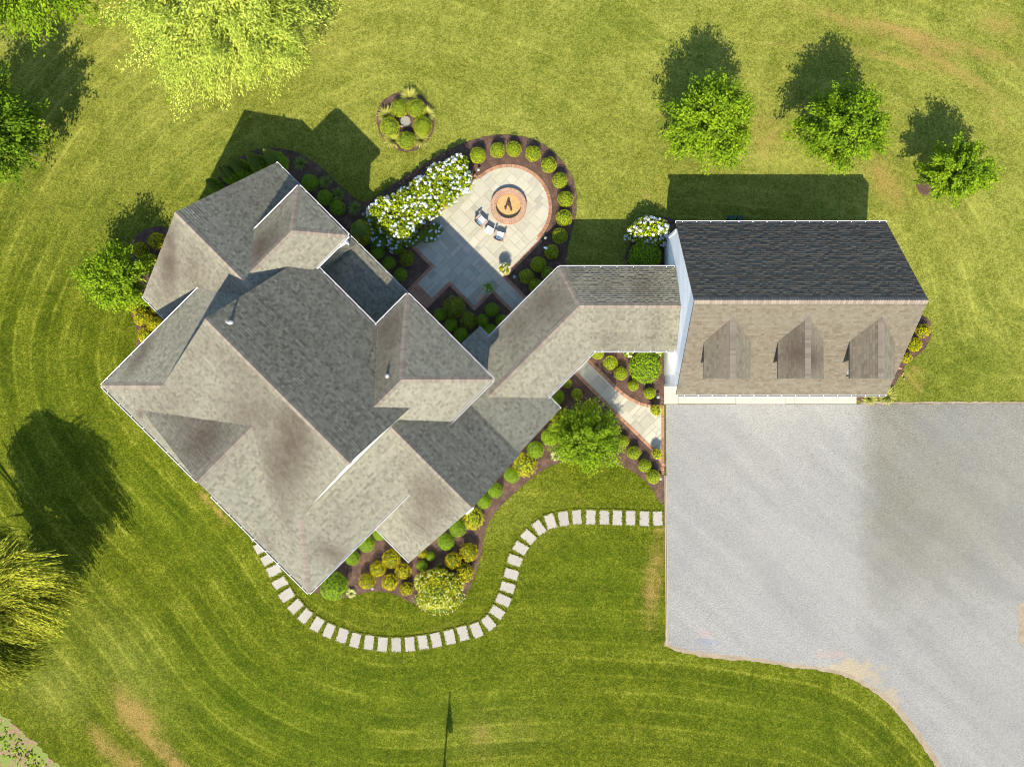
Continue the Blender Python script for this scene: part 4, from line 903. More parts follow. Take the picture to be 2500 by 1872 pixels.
def local(cx, cy, ang):
    """local frame: +v is the facing direction"""
    fwd = (math.cos(ang), -math.sin(ang)); rt = (-fwd[1] * 1.0, fwd[0] * 1.0)
    return lambda u, v: (cx + rt[0] * u + fwd[0] * v, cy + rt[1] * u + fwd[1] * v)
def chair(px, py, ang, label, plabel):
    cx, cy = I(px, py, 15); Lc = local(cx, cy, ang)
    t = thing('patio_chair', label, 'chair', cx, cy, 2.0, 'chairs by the fire pit')
    def bx(name, u0, u1, v0, v1, z0, z1, mat='chair_frame', par=None):
        b = MB(); b.prism([Lc(u0, v0), Lc(u1, v0), Lc(u1, v1), Lc(u0, v1)], z0, z1); return b.build(name, M[mat], par or t)
    for u in (-11.5, 11.5):
        for v in (-8, 10): bx('leg', u - 1, u + 1, v - 1, v + 1, 2, 20 if v > 0 else 17)
        bx('arm', u - 2.0, u + 2.0, -9, 12, 20, 21.4)
    bx('seat_frame', -10.4, 10.4, -9, 10.5, 12, 14)
    fc = bx('seat_cushion', -8.2, 8.2, -4, 11, 14, 18, 'cushion')
    bx('apron', -8.6, 8.6, 10.6, 11.6, 9, 14)
    b = MB()
    for i in range(9):
        a = math.radians(-62 + 15.5 * i); r_ = 13.0
        u, v = r_ * math.sin(a), -2.0 - r_ * 0.62 * math.cos(a)
        pu, pv = math.cos(a) * 1.4, math.sin(a) * 0.9
        lean = 3.4
        P0 = [Lc(u - pu, v + pv - 0.5), Lc(u + pu, v - pv - 0.5), Lc(u + pu, v - pv + 0.5), Lc(u - pu, v + pv + 0.5)]
        P1 = [Lc(u - pu, v + pv - 0.5 - lean), Lc(u + pu, v - pv - 0.5 - lean), Lc(u + pu, v - pv + 0.5 - lean), Lc(u - pu, v + pv + 0.5 - lean)]
        zt = 33 - abs(i - 4) * 1.7
        V = [(x, y, 12) for x, y in P0] + [(x, y, zt) for x, y in P1]
        b.add(V, [(3, 2, 1, 0), (4, 5, 6, 7)] + [(j, (j + 1) % 4, 4 + (j + 1) % 4, 4 + j) for j in range(4)])
    b.build('backrest', M['chair_frame'], t)
    pw = thing('throw_pillow', plabel, 'pillow', *Lc(0, -4), 18.0, 'striped pillows on the patio chairs')
    cols = ('teal', 'cushion', 'teal', 'cushion', 'teal')
    for i, c_ in enumerate(cols):
        v0 = -9.5 + i * 1.75; bl = 7.6 - 0.55 * abs(i - 2)
        b = MB(); zt = 24.5 - i * 1.15
        V = [(*Lc(-bl, v0), 18.1), (*Lc(bl, v0), 18.1), (*Lc(bl, v0 + 1.75), 18.1), (*Lc(-bl, v0 + 1.75), 18.1), (*Lc(-bl * 0.93, v0), zt), (*Lc(bl * 0.93, v0), zt), (*Lc(bl * 0.93, v0 + 1.75), zt - 1.15), (*Lc(-bl * 0.93, v0 + 1.75), zt - 1.15)]
        b.add(V, [(3, 2, 1, 0), (4, 5, 6, 7), (0, 1, 5, 4), (1, 2, 6, 5), (2, 3, 7, 6), (3, 0, 4, 7)]); b.build('stripe', M[c_], pw)
chair(1173.5, 541, math.radians(45), 'patio chair left of the small white table, turned towards the fire pit', 'teal and white striped pillow on the chair left of the table')
chair(1219.5, 578, math.radians(72), 'patio chair right of the small white table, turned towards the fire pit', 'teal and white striped pillow on the chair right of the table')
tx, ty = I(1194.5, 563.5, 14); Lt = local(tx, ty, math.radians(57))
tb = thing('side_table', 'small square white topped table between the two patio chairs', 'table', tx, ty, 2.0)
b = MB(); b.prism([Lt(-9, -8.5), Lt(9, -8.5), Lt(9, 8.5), Lt(-9, 8.5)], 15.8, 17.6); b.build('table_top', M['cushion'], tb)
b = MB(); b.prism([Lt(-8, -7.5), Lt(8, -7.5), Lt(8, 7.5), Lt(-8, 7.5)], 13, 15.7); b.build('frame', M['chair_frame'], tb)
for u in (-7, 7):
    for v in (-6.5, 6.5):
        b = MB(); b.prism([Lt(u - 1, v - 1), Lt(u + 1, v - 1), Lt(u + 1, v + 1), Lt(u - 1, v + 1)], 2, 13); b.build('leg', M['chair_frame'], tb)

# ------------------------------------------------------------------ plants
def unit(v): return v / (np.linalg.norm(v, axis=1, keepdims=True) + 1e-9)
def leaves(P, N, L, Wd, rng, jit=0.7, tangent=None):
    """rhombic leaves at P (metres) facing roughly N"""
    n = len(P); N = unit(N + jit * rng.normal(size=(n, 3)))
    T = rng.normal(size=(n, 3)) if tangent is None else tangent + 0.35 * rng.normal(size=(n, 3))
    T = unit(T - (T * N).sum(1, keepdims=True) * N); B = np.cross(N, T)
    L = (np.asarray(L) * rng.uniform(0.7, 1.3, n))[:, None]; Wd = (np.asarray(Wd) * rng.uniform(0.7, 1.3, n))[:, None]
    return np.stack([P - T * L * 0.5, P + B * Wd * 0.5, P + T * L * 0.5, P - B * Wd * 0.5], 1)
def icos(r, sub=2, sq=1.0):
    import bmesh
    bm = bmesh.new(); bmesh.ops.create_icosphere(bm, subdivisions=sub, radius=r)
    V = np.array([v.co[:] for v in bm.verts]); F = [tuple(v.index for v in f.verts) for f in bm.faces]; bm.free(); V[:, 2] *= sq
    return V, F
def join_quads_core(name, Q, tint, mat, core=None):
    """leaf quads plus an opaque twiggy core"""
    V = list(map(tuple, Q.reshape(-1, 3))); F = [tuple(range(4 * i, 4 * i + 4)) for i in range(len(Q))]; mi = [0] * len(F); T = list(tint)
    if core is not None:
        cv, cf = core; o = len(V); V += list(map(tuple, cv)); F += [tuple(i + o for i in f) for f in cf]; mi += [1] * len(cf); T += [0.0] * len(cf)
    return raw_mesh(name, V, F, [mat, M['core']], {'tint': (T, 'FACE')}, mi)
def sph_dirs(n, rng, zmin=-0.7):
    v = unit(rng.normal(size=(max(3 * n, 60), 3))); v = v[v[:, 2] > zmin][:n]; return v
def ball_mesh(name, mat, seed, n=900, L=0.105, W_=0.06, lump=0.04, sq=0.92, jit=0.55, out=0.0):
    """clipped ball of unit radius standing on z = 0"""
    rng = np.random.default_rng(seed); d = sph_dirs(n, rng, -0.75); n = len(d)
    r = 1.0 + lump * (np.sin(5 * d[:, 0] + seed) * np.sin(4 * d[:, 1] + 2 * seed) + np.sin(6 * d[:, 2] + 3 * d[:, 0])) + rng.normal(0, 0.02 + out, n)
    P = d * r[:, None] * np.array([1, 1, sq]); P[:, 2] += sq * 0.95
    Q = leaves(P, d + np.array([0, 0, 0.25]), L, W_, rng, jit)
    cv, cf = icos(0.93 - 2 * lump - out, 2, sq); cv[:, 2] += sq * 0.95
    return join_quads_core(name, Q, np.clip(rng.normal(0.5, 0.25, n), 0, 1), mat, (cv, cf))
BALL = {
    'box': [ball_mesh('boxwood', M['box'], s, 1500, lump=0.03 + 0.006 * s) for s in (1, 2, 3, 4)],
    'boxd': [ball_mesh('boxwood', M['boxd'], s, 1400, 0.12, 0.075) for s in (5, 6, 7)],
    'gold': [ball_mesh('golden_shrub', M['gold'], s, 620, 0.19, 0.12, 0.055, 0.85, 0.8, 0.035) for s in (8, 9, 10)],
    'lime': [ball_mesh('lime_shrub', M['lime'], s, 520, 0.20, 0.12, 0.06, 0.7, 0.9, 0.07) for s in (11, 12)],
    'olive': [ball_mesh('olive_shrub', M['olive'], s, 560, 0.20, 0.085, 0.05, 0.7, 0.9, 0.06) for s in (13, 14)],
    'isl': [ball_mesh('boxwood', M['box'], s, 1100, 0.13, 0.05, 0.03, 0.8, 0.7, 0.015) for s in (15, 16)],
    'globe': [ball_mesh('globe_shrub', M['boxd'], 17, 1900, 0.10, 0.07, 0.03, 0.8, 0.8, 0.02)],
}
CNT = {}
def ball(kind, px, py, r, label, cat='shrub', group=None, name=None):
    zc = r * 0.9; x, y = I(px, py, zc); k = CNT.get(kind, 0); CNT[kind] = k + 1
    me = BALL[kind][k % len(BALL[kind])]
    o = bpy.data.objects.new(name or me.name.split('.')[0], me); C.objects.link(o)
    o.location = W(x, y, 1.0); s_ = r * S * (1 - zc / H); o.scale = (s_, s_, s_); o.rotation_euler = (0, 0, (k * 2.399) % 6.283)
    return tag(o, label, cat, group)
ORD = ['first', 'second', 'third', 'fourth', 'fifth', 'sixth', 'seventh', 'eighth', 'ninth', 'tenth', 'eleventh', 'twelfth', 'thirteenth']
G1 = 'clipped boxwood balls round the patio'
for i, (px, py, r) in enumerate(((1166.5, 380, 19), (1214.7, 367.3, 18.3), (1254.5, 364.5, 18.3), (1301.3, 375.8, 18.7), (1340.2, 403.4, 18.5), (1366.6, 441, 18.4), (1380.7, 486.5, 19), (1377.3, 532, 19.3), (1367, 576, 18.8), (1346.7, 615, 17.3), (1314, 645.3, 18.3))):
    ball('box', px, py, r, f'{ORD[i]} boxwood ball clockwise from the hydrangea hedge in the bed round the patio', 'boxwood', G1)
for px, py, r, lb in ((1285.5, 675, 17.5, 'clipped boxwood ball beside the patio corner with the flower pot'), (1338, 669, 16.5, 'shaded boxwood ball at the bed edge just above the breezeway roof corner'), (1308, 698.5, 17, 'boxwood ball partly under the breezeway eave, below two others')):
    ball('box', px, py, r, lb, 'boxwood', G1)
for i, (px, py, r) in enumerate(((975, 264, 21), (1017.5, 265, 22), (1031.6, 308, 23), (992.8, 343, 21.5), (951, 310, 23.5))):
    ball('isl', px, py, r, ('upper left', 'upper right', 'right hand', 'lowest', 'left hand')[i] + ' mounded green shrub of five round the lid in the round island bed', 'shrub', 'mounded shrubs in the island bed')
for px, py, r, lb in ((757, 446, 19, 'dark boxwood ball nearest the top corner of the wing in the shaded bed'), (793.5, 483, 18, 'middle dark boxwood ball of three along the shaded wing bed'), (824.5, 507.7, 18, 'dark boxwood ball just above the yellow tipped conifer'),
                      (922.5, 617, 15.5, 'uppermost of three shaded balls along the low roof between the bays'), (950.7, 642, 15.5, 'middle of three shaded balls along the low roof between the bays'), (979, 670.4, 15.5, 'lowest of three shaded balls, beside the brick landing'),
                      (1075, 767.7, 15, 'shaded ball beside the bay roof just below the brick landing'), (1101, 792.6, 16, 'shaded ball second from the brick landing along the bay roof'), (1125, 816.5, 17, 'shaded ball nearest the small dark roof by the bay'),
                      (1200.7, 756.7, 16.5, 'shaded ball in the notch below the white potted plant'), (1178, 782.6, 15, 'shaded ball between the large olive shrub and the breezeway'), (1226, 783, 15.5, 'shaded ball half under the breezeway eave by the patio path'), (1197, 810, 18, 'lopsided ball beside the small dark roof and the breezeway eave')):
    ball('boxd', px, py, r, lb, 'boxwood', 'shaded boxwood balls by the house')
for px, py, r, lb in ((1109, 748.4, 25.5, 'largest olive green shrub between the brick landing and the bay roof'), (1143, 781.6, 20, 'smaller olive shrub below the largest one by the bay roof'), (965.6, 600.7, 18.5, 'loose olive shrub under the blue hydrangea flowers by the patio corner'), (992, 629, 18.5, 'loose olive shrub left of the brick patio edge')):
    ball('olive', px, py, r, lb, 'shrub', 'olive shrubs by the patio')
for px, py, r, lb in ((1459, 863, 14.5, 'green ball tucked under the breezeway eave corner at the walkway top'), (1490, 885, 17, 'green ball second from the breezeway beside the flagstone walkway'), (1515.5, 911.6, 16, 'green ball left of the big round shrub by the walkway'), (1546, 941, 13, 'small green ball below the big round shrub'), (1586, 960, 14, 'green ball beside the globe lamp near the garage apron'),
                      (1384.5, 936, 11.5, 'small shaded ball under the breezeway eave left of the walkway'), (1408, 962, 13.5, 'shaded ball alone on dark mulch left of the walkway'), (1436, 991, 14.5, 'shaded ball just above the small tree crown'), (1521.7, 1077, 14, 'green ball half hidden by the right side of the small tree'),
                      (1547.5, 1104.5, 16.3, 'upper of three balls along the walkway end by the gravel'), (1574, 1136, 15.7, 'middle of three balls along the walkway end by the gravel'), (1594.6, 1163, 17, 'lowest of three balls near the gravel drive edge')):
    ball('box', px, py, r, lb, 'boxwood', 'boxwood balls beside the walkway')
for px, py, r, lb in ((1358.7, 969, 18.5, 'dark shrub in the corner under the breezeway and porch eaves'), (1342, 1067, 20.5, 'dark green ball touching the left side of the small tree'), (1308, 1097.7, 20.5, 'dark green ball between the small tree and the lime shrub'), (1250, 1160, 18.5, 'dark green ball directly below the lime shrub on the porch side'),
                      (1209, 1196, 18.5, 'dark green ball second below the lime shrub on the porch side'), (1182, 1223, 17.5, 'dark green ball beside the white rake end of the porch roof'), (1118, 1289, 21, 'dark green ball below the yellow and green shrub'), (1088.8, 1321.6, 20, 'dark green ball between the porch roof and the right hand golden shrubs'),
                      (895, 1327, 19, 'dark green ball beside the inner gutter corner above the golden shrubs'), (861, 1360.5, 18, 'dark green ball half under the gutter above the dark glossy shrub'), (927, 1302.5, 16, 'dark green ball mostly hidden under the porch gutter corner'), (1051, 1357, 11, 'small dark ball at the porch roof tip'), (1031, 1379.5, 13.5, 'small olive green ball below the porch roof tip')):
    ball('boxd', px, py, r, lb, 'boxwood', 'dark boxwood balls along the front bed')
for px, py, r, lb in ((955, 1364, 21.5, 'uppermost golden shrub left of the porch roof tip'), (922.5, 1387.7, 18.5, 'golden shrub left of centre in the left hand cluster'), (984, 1393, 18.5, 'golden shrub right of centre in the left hand cluster'), (896, 1417.6, 19, 'leftmost golden shrub of the left hand cluster'), (951.4, 1420, 19.3, 'lowest middle golden shrub above the curved bed edge'),
                      (993, 1436.6, 16, 'golden shrub touching the white flowering bush'), (1145, 1348, 21.5, 'uppermost golden shrub of the right hand three'), (1106, 1368.7, 19.5, 'left golden shrub of the right hand three'), (1135, 1398.5, 21, 'lowest golden shrub of the right hand three'), (1031, 1350.5, 11.5, 'smallest golden shrub at the porch roof tip'),
                      (384, 589, 20, 'golden shrub at the top of the west bed against the wing roof'), (343, 610.6, 19, 'shaded golden shrub in the tree shadow beside the wing'), (369, 640, 20, 'shaded golden shrub half under the wing roof edge'), (349.4, 775, 21, 'large golden shrub in the west bed below the wing corner'), (378, 791, 19, 'golden shrub against the west gutter'), (356, 818, 19, 'lowest golden shrub of the west bed'), (377, 757, 10, 'small golden shrub by the wing gutter end'),
                      (2254, 807, 16, 'upper yellow shrub beside the east end of the garage'), (2232.6, 841, 16.5, 'middle yellow shrub beside the east end of the garage'), (2212, 873, 13, 'lowest yellow shrub, half under the east garage roof edge')):
    ball('gold', px, py, r, lb, 'shrub', 'golden shrubs')
for px, py, r, lb in ((1282, 1134, 27, 'large lime green shrub along the porch side bed'), (1155, 1267, 25, 'yellow and green mottled shrub by the porch roof corner'), (331, 744, 20, 'lime shrub under the front of the west tree'), (1366, 1020, 20, 'yellow shrub at the upper left of the small tree')):
    ball('lime', px, py, r, lb, 'shrub', 'lime shrubs')
ball('globe', 1576, 896, 38, 'biggest round green shrub beside the white garage end', 'shrub', name='globe_shrub')
ball('globe', 1575.6, 626, 38, 'dark round shrub in the shade north of the breezeway', 'shrub', name='globe_shrub')
ball('boxd', 816, 1430, 33, 'large dark glossy shrub at the south tip of the house', 'shrub', name='glossy_shrub')
ball('olive', 364, 662, 8, 'small reddish brown shrub under the wing roof edge', 'shrub', name='small_shrub')

def blade_mesh(name, mat, seed, n=90, w=0.05, up=0.75):
    rng = np.random.default_rng(seed); Q = []; T = []
    for i in range(n):
        a = rng.uniform(0, 2 * math.pi); ln = rng.uniform(0.65, 1.08); h = up * rng.uniform(0.6, 1.1); d = np.array([math.cos(a), math.sin(a), 0]); s_ = np.array([-d[1], d[0], 0]); tt = rng.uniform(0, 1)
        pts = []
        for t in (0, 0.35, 0.7, 1.0): pts.append(d * (0.06 + ln * t) + np.array([0, 0, h * 4 * (t * 0.55) * (1 - t * 0.62) * 0.9 + 0.03]))
        ww = (w * 0.8, w, w * 0.7, w * 0.1)
        for k in range(3):
            Q.append([pts[k] - s_ * ww[k], pts[k] + s_ * ww[k], pts[k + 1] + s_ * ww[k + 1], pts[k + 1] - s_ * ww[k + 1]]); T.append(min(1, tt * 0.6 + 0.2 * k))
    return quads_mesh(name, np.array(Q), mat, T)
GR = {'y': [blade_mesh('grass_clump', M['grass_y'], s, 120) for s in (1, 2)], 'g': [blade_mesh('grass_clump', M['grass_g'], s, 80, 0.035) for s in (3, 4)], 'v': [blade_mesh('grass_clump', M['varieg'], 5, 90, 0.06)]}
def grass(kind, px, py, r, label, group):
    x, y = I(px, py, r * 0.5); k = CNT.get('g' + kind, 0); CNT['g' + kind] = k + 1; me = GR[kind][k % len(GR[kind])]
    o = bpy.data.objects.new('grass_clump', me); C.objects.link(o); o.location = W(x, y, 1.0); o.scale = (r * S,) * 3; o.rotation_euler = (0, 0, k * 1.9)
    return tag(o, label, 'ornamental grass', group)
for px, py, r, lb in ((999, 236, 23, 'topmost yellow grass clump in the round island bed'), (942, 280, 22, 'left upper yellow grass clump in the round island bed'), (1042, 280, 21, 'right upper yellow grass clump in the round island bed'), (960, 340, 23, 'lower left yellow grass clump in the round island bed'), (1028, 339, 22, 'lower right yellow grass clump in the round island bed'), (2123, 971, 19, 'left yellow grass clump at the garage corner by the gravel'), (2165, 966, 23, 'right yellow grass clump at the garage corner by the gravel')):
    grass('y', px, py, r, lb, 'yellow striped grass clumps')
for px, py, r, lb in ((680, 381, 17, 'grass clump beside the tall conifers at the wing corner'), (732.5, 399, 18, 'grass clump second from the wing corner'), (794.5, 444, 18.5, 'grass clump beside the first dark boxwood ball'), (826, 475, 18, 'grass clump beside the middle dark boxwood ball'), (866, 508, 18.5, 'grass clump nearest the white hydrangea hedge'), (1074.6, 1389.5, 16, 'spiky grey green clump behind the white flowering bush')):
    grass('g', px, py, r, lb, 'green grass clumps')
for px, py, r, lb in ((1357, 1112, 13, 'pale cream spiky clump below the small tree'), (858, 1447, 12, 'pale cream spiky clump beside the dark glossy shrub')):
    grass('v', px, py, r, lb, 'cream striped clumps')

def cone_mesh(name, mat, seed, n, hh, L=0.11):
    """upright conifer of unit base radius and height hh"""
    rng = np.random.default_rng(seed); t = 1 - np.sqrt(rng.uniform(0, 1, n)); a = rng.uniform(0, 2 * math.pi, n)
    r = np.sin(np.clip((1 - t) * 1.25 + 0.12, 0, 1.57)) * (1 - t ** 3) * (1 + 0.06 * np.sin(7 * a + 6 * t)) + rng.normal(0, 0.025, n)
    P = np.stack([r * np.cos(a), r * np.sin(a), 0.05 + t * hh], 1); Nn = np.stack([np.cos(a), np.sin(a), np.full(n, 0.5)], 1)
    Q = leaves(P, Nn, L * 1.5, L * 0.7, rng, 0.5, np.tile([0, 0, 1.0], (n, 1)) + Nn * 0.3)
    b_ = []; bf = []; m = 10
    for k, (tt, rr_) in enumerate(((0, 0.8), (0.3, 0.78), (0.6, 0.6), (0.85, 0.3), (0.97, 0.04))):
        for j in range(m): b_.append((rr_ * math.cos(2 * math.pi * j / m), rr_ * math.sin(2 * math.pi * j / m), 0.03 + tt * hh))
    for k in range(4):
        for j in range(m): bf.append((k * m + j, k * m + (j + 1) % m, (k + 1) * m + (j + 1) % m, (k + 1) * m + j))
    return join_quads_core(name, Q, np.clip(rng.normal(0.5, 0.25, n), 0, 1), mat, (np.array(b_), bf))
CON = [cone_mesh('conifer', M['conifer'], s, 1500, 3.6) for s in (1, 2)]
for i, (bx0, by0, r, hh, lb) in enumerate(((652, 424, 21, 108, 'second tall conifer from the wing corner, leaning over the bed'), (692, 416, 22, 112, 'tall conifer nearest the wing corner'), (606, 432, 20, 96, 'third tall conifer from the wing corner'), (574, 447, 17, 78, 'fourth conifer behind the wing roof edge'), (586, 446, 15, 84, 'narrow conifer between the third and fourth'), (540, 472, 17, 62, 'lowest conifer of the row, farthest from the wing corner'))):
    o = bpy.data.objects.new('conifer', CON[i % 2]); C.objects.link(o); o.location = W(*I(bx0 - 9, by0 - 14), 0.5); o.scale = (r * 1.12 * S, r * 1.12 * S, hh * S / 3.6); o.rotation_euler = (0, 0, i)
    tag(o, lb, 'conifer', 'tall conifers behind the wing')
o = bpy.data.objects.new('conifer', cone_mesh('conifer', M['conifer_y'], 7, 2400, 2.6, 0.09)); C.objects.link(o); o.location = W(*I(889, 570), 0.5); o.scale = (30 * S, 30 * S, 92 * S / 2.6)
tag(o, 'yellow tipped egg shaped conifer beside the bay corner and hydrangea', 'conifer')

# ---- shrubs built from several lobes, with flower heads
def lobes_mesh(name, mat, lobes, n, L, W_, seed, base, jit=0.8, up=0.3, core=True):
    rng = np.random.default_rng(seed); Qs = []; Ts = []; cv = []; cf = []
    areas = np.array([l[3] * l[4] for l in lobes], float); areas /= areas.sum()
    for (cx, cy, cz, rx, ry, rz), ar in zip(lobes, areas):
        m = max(10, int(n * ar)); d = sph_dirs(m, rng, -0.35); m = len(d); rr_ = rng.normal(1.0, 0.07, m)
        P = np.stack([cx + d[:, 0] * rx * rr_, cy + d[:, 1] * ry * rr_, cz + d[:, 2] * rz * rr_], 1)
        keep = np.ones(m, bool)
        for (ox_, oy_, oz_, sx, sy, sz) in lobes:
            if (ox_, oy_, oz_) == (cx, cy, cz): continue
            q = ((P[:, 0] - ox_) / sx) ** 2 + ((P[:, 1] - oy_) / sy) ** 2 + ((P[:, 2] - oz_) / sz) ** 2; keep &= q > 0.62
        P = P[keep]; d = d[keep]
        Lm = (P - np.array(base)) * S; Lm[:, 1] *= -1; Nn = d.copy(); Nn[:, 1] *= -1; Nn[:, 2] += up
        Qs.append(leaves(Lm, Nn, L, W_, rng, jit)); Ts.append(np.clip(rng.normal(0.5, 0.22, len(P)) + rng.normal(0, 0.1), 0, 1))
        if core:
            v, f = icos(1.0, 2); v = v * np.array([rx, ry, rz]) * 0.84 + np.array([cx, cy, cz]); v = (v - np.array(base)) * S; v[:, 1] *= -1
            o_ = len(cv); cv += list(map(tuple, v)); cf += [tuple(i + o_ for i in ff) for ff in f]
    return join_quads_core(name, np.concatenate(Qs), np.concatenate(Ts), mat, (cv, cf) if core else None)
def head_mesh(name, mat, seed, n=26):
    rng = np.random.default_rng(seed); d = sph_dirs(n, rng, -0.2); P = d * np.array([1, 1, 0.8])
    return quads_mesh(name, leaves(P * 0.9, d, 0.62, 0.62, rng, 0.35), mat, np.clip(rng.normal(0.65, 0.25, len(d)), 0, 1))
HEADS = {k: [head_mesh('flower_head', M[k], s) for s in (1, 2)] for k in ('petal', 'petal_b', 'petal_c', 'petal_p')}
def on_lobe(lobes, rng, zmin):
    ar = np.array([l[3] * l[4] for l in lobes]); ar = ar / ar.sum()
    for _ in range(60):
        l = lobes[rng.choice(len(lobes), p=ar)]; d = sph_dirs(4, rng, zmin)[0]
        P = np.array([l[0] + d[0] * l[3] * 1.04, l[1] + d[1] * l[4] * 1.04, l[2] + d[2] * l[5] * 1.04])
        if all(((P[0] - o_[0]) / o_[3]) ** 2 + ((P[1] - o_[1]) / o_[4]) ** 2 + ((P[2] - o_[2]) / o_[5]) ** 2 > 0.9 for o_ in lobes if o_ is not l): return P, d
    return P, d
def flower_shrub(name, label, cat, lobes_px, mat, n, L, W_, seed, heads, kinds, r0, r1, zmin=0.0, group=None, up=0.3, pick=None):
    lobes = []
    for (px, py, cz, rx, ry, rz) in lobes_px: x, y = I(px, py, cz); lobes.append((x, y, cz, rx, ry, rz))
    bx0 = sum(l[0] for l in lobes) / len(lobes); by0 = sum(l[1] for l in lobes) / len(lobes); base = (bx0, by0, 0)
    t = thing(name, label, cat, bx0, by0, 0, group)
    link(bpy.data.objects.new('foliage', lobes_mesh('foliage', M[mat], lobes, n, L, W_, seed, base, up=up)), t)
    rng = np.random.default_rng(seed + 50)
    for i in range(heads):
        P, d = on_lobe(lobes, rng, zmin)
        if pick is not None and not pick(P): continue
        kd = kinds[rng.integers(len(kinds))]; o = bpy.data.objects.new('flower_head', HEADS[kd][i % 2]); r = rng.uniform(r0, r1)
        link(o, t); o.location = ((P[0] - bx0) * S, -(P[1] - by0) * S, P[2] * S); o.scale = (r * S,) * 3; o.rotation_euler = (-d[1] * 0.5, d[0] * 0.5, rng.uniform(0, 6))
    return t
rl = random.Random(9)
hl = []
for (px, py, rx, ry) in ((925, 522, 28, 24), (950, 545, 30, 28), (965, 505, 32, 28), (985, 560, 28, 24), (1000, 490, 36, 30), (1005, 530, 34, 30), (1035, 465, 34, 32), (1045, 505, 34, 30), (1075, 435, 34, 34), (1085, 475, 34, 30), (1110, 415, 30, 26), (1125, 445, 28, 32), (1120, 400, 22, 20), (940, 500, 22, 18), (965, 570, 22, 18)):
    hl.append((px, py, rl.uniform(26, 34), rx, ry, rl.uniform(24, 30)))
flower_shrub('hydrangea_hedge', 'long mass of white flowering hydrangeas along the upper left side of the patio', 'hydrangea', hl, 'hyd', 6400, 0.15, 0.105, 3, 285, ('petal', 'petal', 'petal', 'petal_b', 'petal_b'), 2.2, 4.3, 0.05)
sl = [(912, 560, 16, 26, 22, 15), (928, 590, 16, 26, 20, 16), (905, 530, 14, 18, 18, 14), (968, 602, 15, 20, 16, 14), (1040, 575, 16, 30, 16, 15), (1062, 560, 14, 18, 14, 13), (1000, 590, 14, 22, 12, 13)]
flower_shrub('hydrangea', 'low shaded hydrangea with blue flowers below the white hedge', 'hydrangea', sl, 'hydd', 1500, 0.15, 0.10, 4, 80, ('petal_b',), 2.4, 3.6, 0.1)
gl = [(1580, 560, 30, 34, 28, 26), (1556, 568, 24, 26, 22, 22), (1606, 560, 26, 26, 24, 22), (1585, 580, 24, 34, 18, 20), (1540, 575, 16, 16, 14, 14), (1618, 585, 16, 12, 16, 14)]
flower_shrub('hydrangea', 'white and blue hydrangea at the north corner of the white garage end', 'hydrangea', gl, 'hyd', 1800, 0.15, 0.10, 5, 85, ('petal', 'petal_b', 'petal'), 3.0, 4.4, 0.05)
wl = [(1067, 1440, 28, 42, 40, 26), (1040, 1420, 26, 26, 26, 20), (1100, 1425, 26, 32, 26, 22), (1068, 1410, 30, 28, 22, 20), (1050, 1465, 20, 30, 20, 18), (1090, 1460, 20, 30, 22, 18)]
flower_shrub('flowering_bush', 'broad bush with cream edged leaves and pale flowers at the curved bed edge', 'shrub', wl, 'lime', 3400, 0.13, 0.085, 6, 230, ('petal_c',), 1.2, 2.5, -0.1,
             pick=lambda P: (P[0] - (1067 - 1250) * 0.98) ** 2 + (P[1] - (1425 - 936) * 0.98) ** 2 > 24 ** 2 or P[1] > 505)
pl_ = [(1070, 1474, 4, 46, 26, 6), (1030, 1462, 4, 22, 14, 5), (1115, 1455, 4, 20, 24, 5)]
flower_shrub('low_flowers', 'fringe of low pinkish white flowers spilling onto the grass below the cream bush', 'flowers', pl_, 'lime', 260, 0.12, 0.05, 7, 110, ('petal_p', 'petal_c'), 0.7, 1.5, 0.0)
for px, py, lb in ((1533, 862, 'pale cream hydrangea heads under the breezeway eave left of the biggest shrub'), (1610, 860, 'pale cream hydrangea heads under the breezeway eave beside the garage end')):
    flower_shrub('hydrangea', lb, 'hydrangea', [(px, py, 24, 11, 10, 12), (px + 4, py - 8, 20, 10, 9, 12)], 'hydd', 160, 0.13, 0.09, int(px), 16, ('petal_c',), 2.6, 4.0, 0.0, 'cream hydrangeas by the garage end')

# potted plants
def potted(px, py, r, hgt, label, mat, kinds, heads, seed):
    x, y = I(px, py, 16); t = thing('potted_plant', label, 'potted plant', x, y, 2.0)
    b = MB(); b.tube([(x, y, 2.0), (x, y, 8), (x, y, 14)], [r * 0.45, r * 0.6, r * 0.7], 12); b.build('pot', M['pot'], t)
    lob = [(x, y, hgt, r, r, r * 0.75), (x + r * 0.35, y + r * 0.4, hgt - 3, r * 0.65, r * 0.65, r * 0.5), (x - r * 0.4, y - r * 0.3, hgt - 1, r * 0.6, r * 0.6, r * 0.55)]
    link(bpy.data.objects.new('foliage', lobes_mesh('foliage', M[mat], lob, 420, 0.10, 0.05, seed, (x, y, 2.0), up=0.4)), t)
    rng = np.random.default_rng(seed)
    for i in range(heads):
        P, d = on_lobe(lob, rng, 0.0); kd = kinds[rng.integers(len(kinds))]
        o = bpy.data.objects.new('flower_head', HEADS[kd][i % 2]); link(o, t); o.location = ((P[0] - x) * S, -(P[1] - y) * S, (P[2] - 2) * S); o.scale = (rng.uniform(0.8, 1.7) * S,) * 3
potted(1231, 658, 14, 26, 'potted plant with pink white and yellow flowers at the patio corner', 'lime', ('petal_p', 'petal'), 55, 61)
potted(1191.4, 704, 12, 22, 'potted plant with small white flowers on the shaded flagstones', 'boxd', ('petal',), 34, 62)
potted(1599.7, 1001, 13, 22, 'yellow potted plant at the upper end of the walkway by the gravel', 'lime', ('petal_c',), 4, 63)
potted(1602.5, 1107, 12, 22, 'yellow potted plant at the lower end of the walkway by the gravel', 'lime', ('petal_c',), 4, 64)

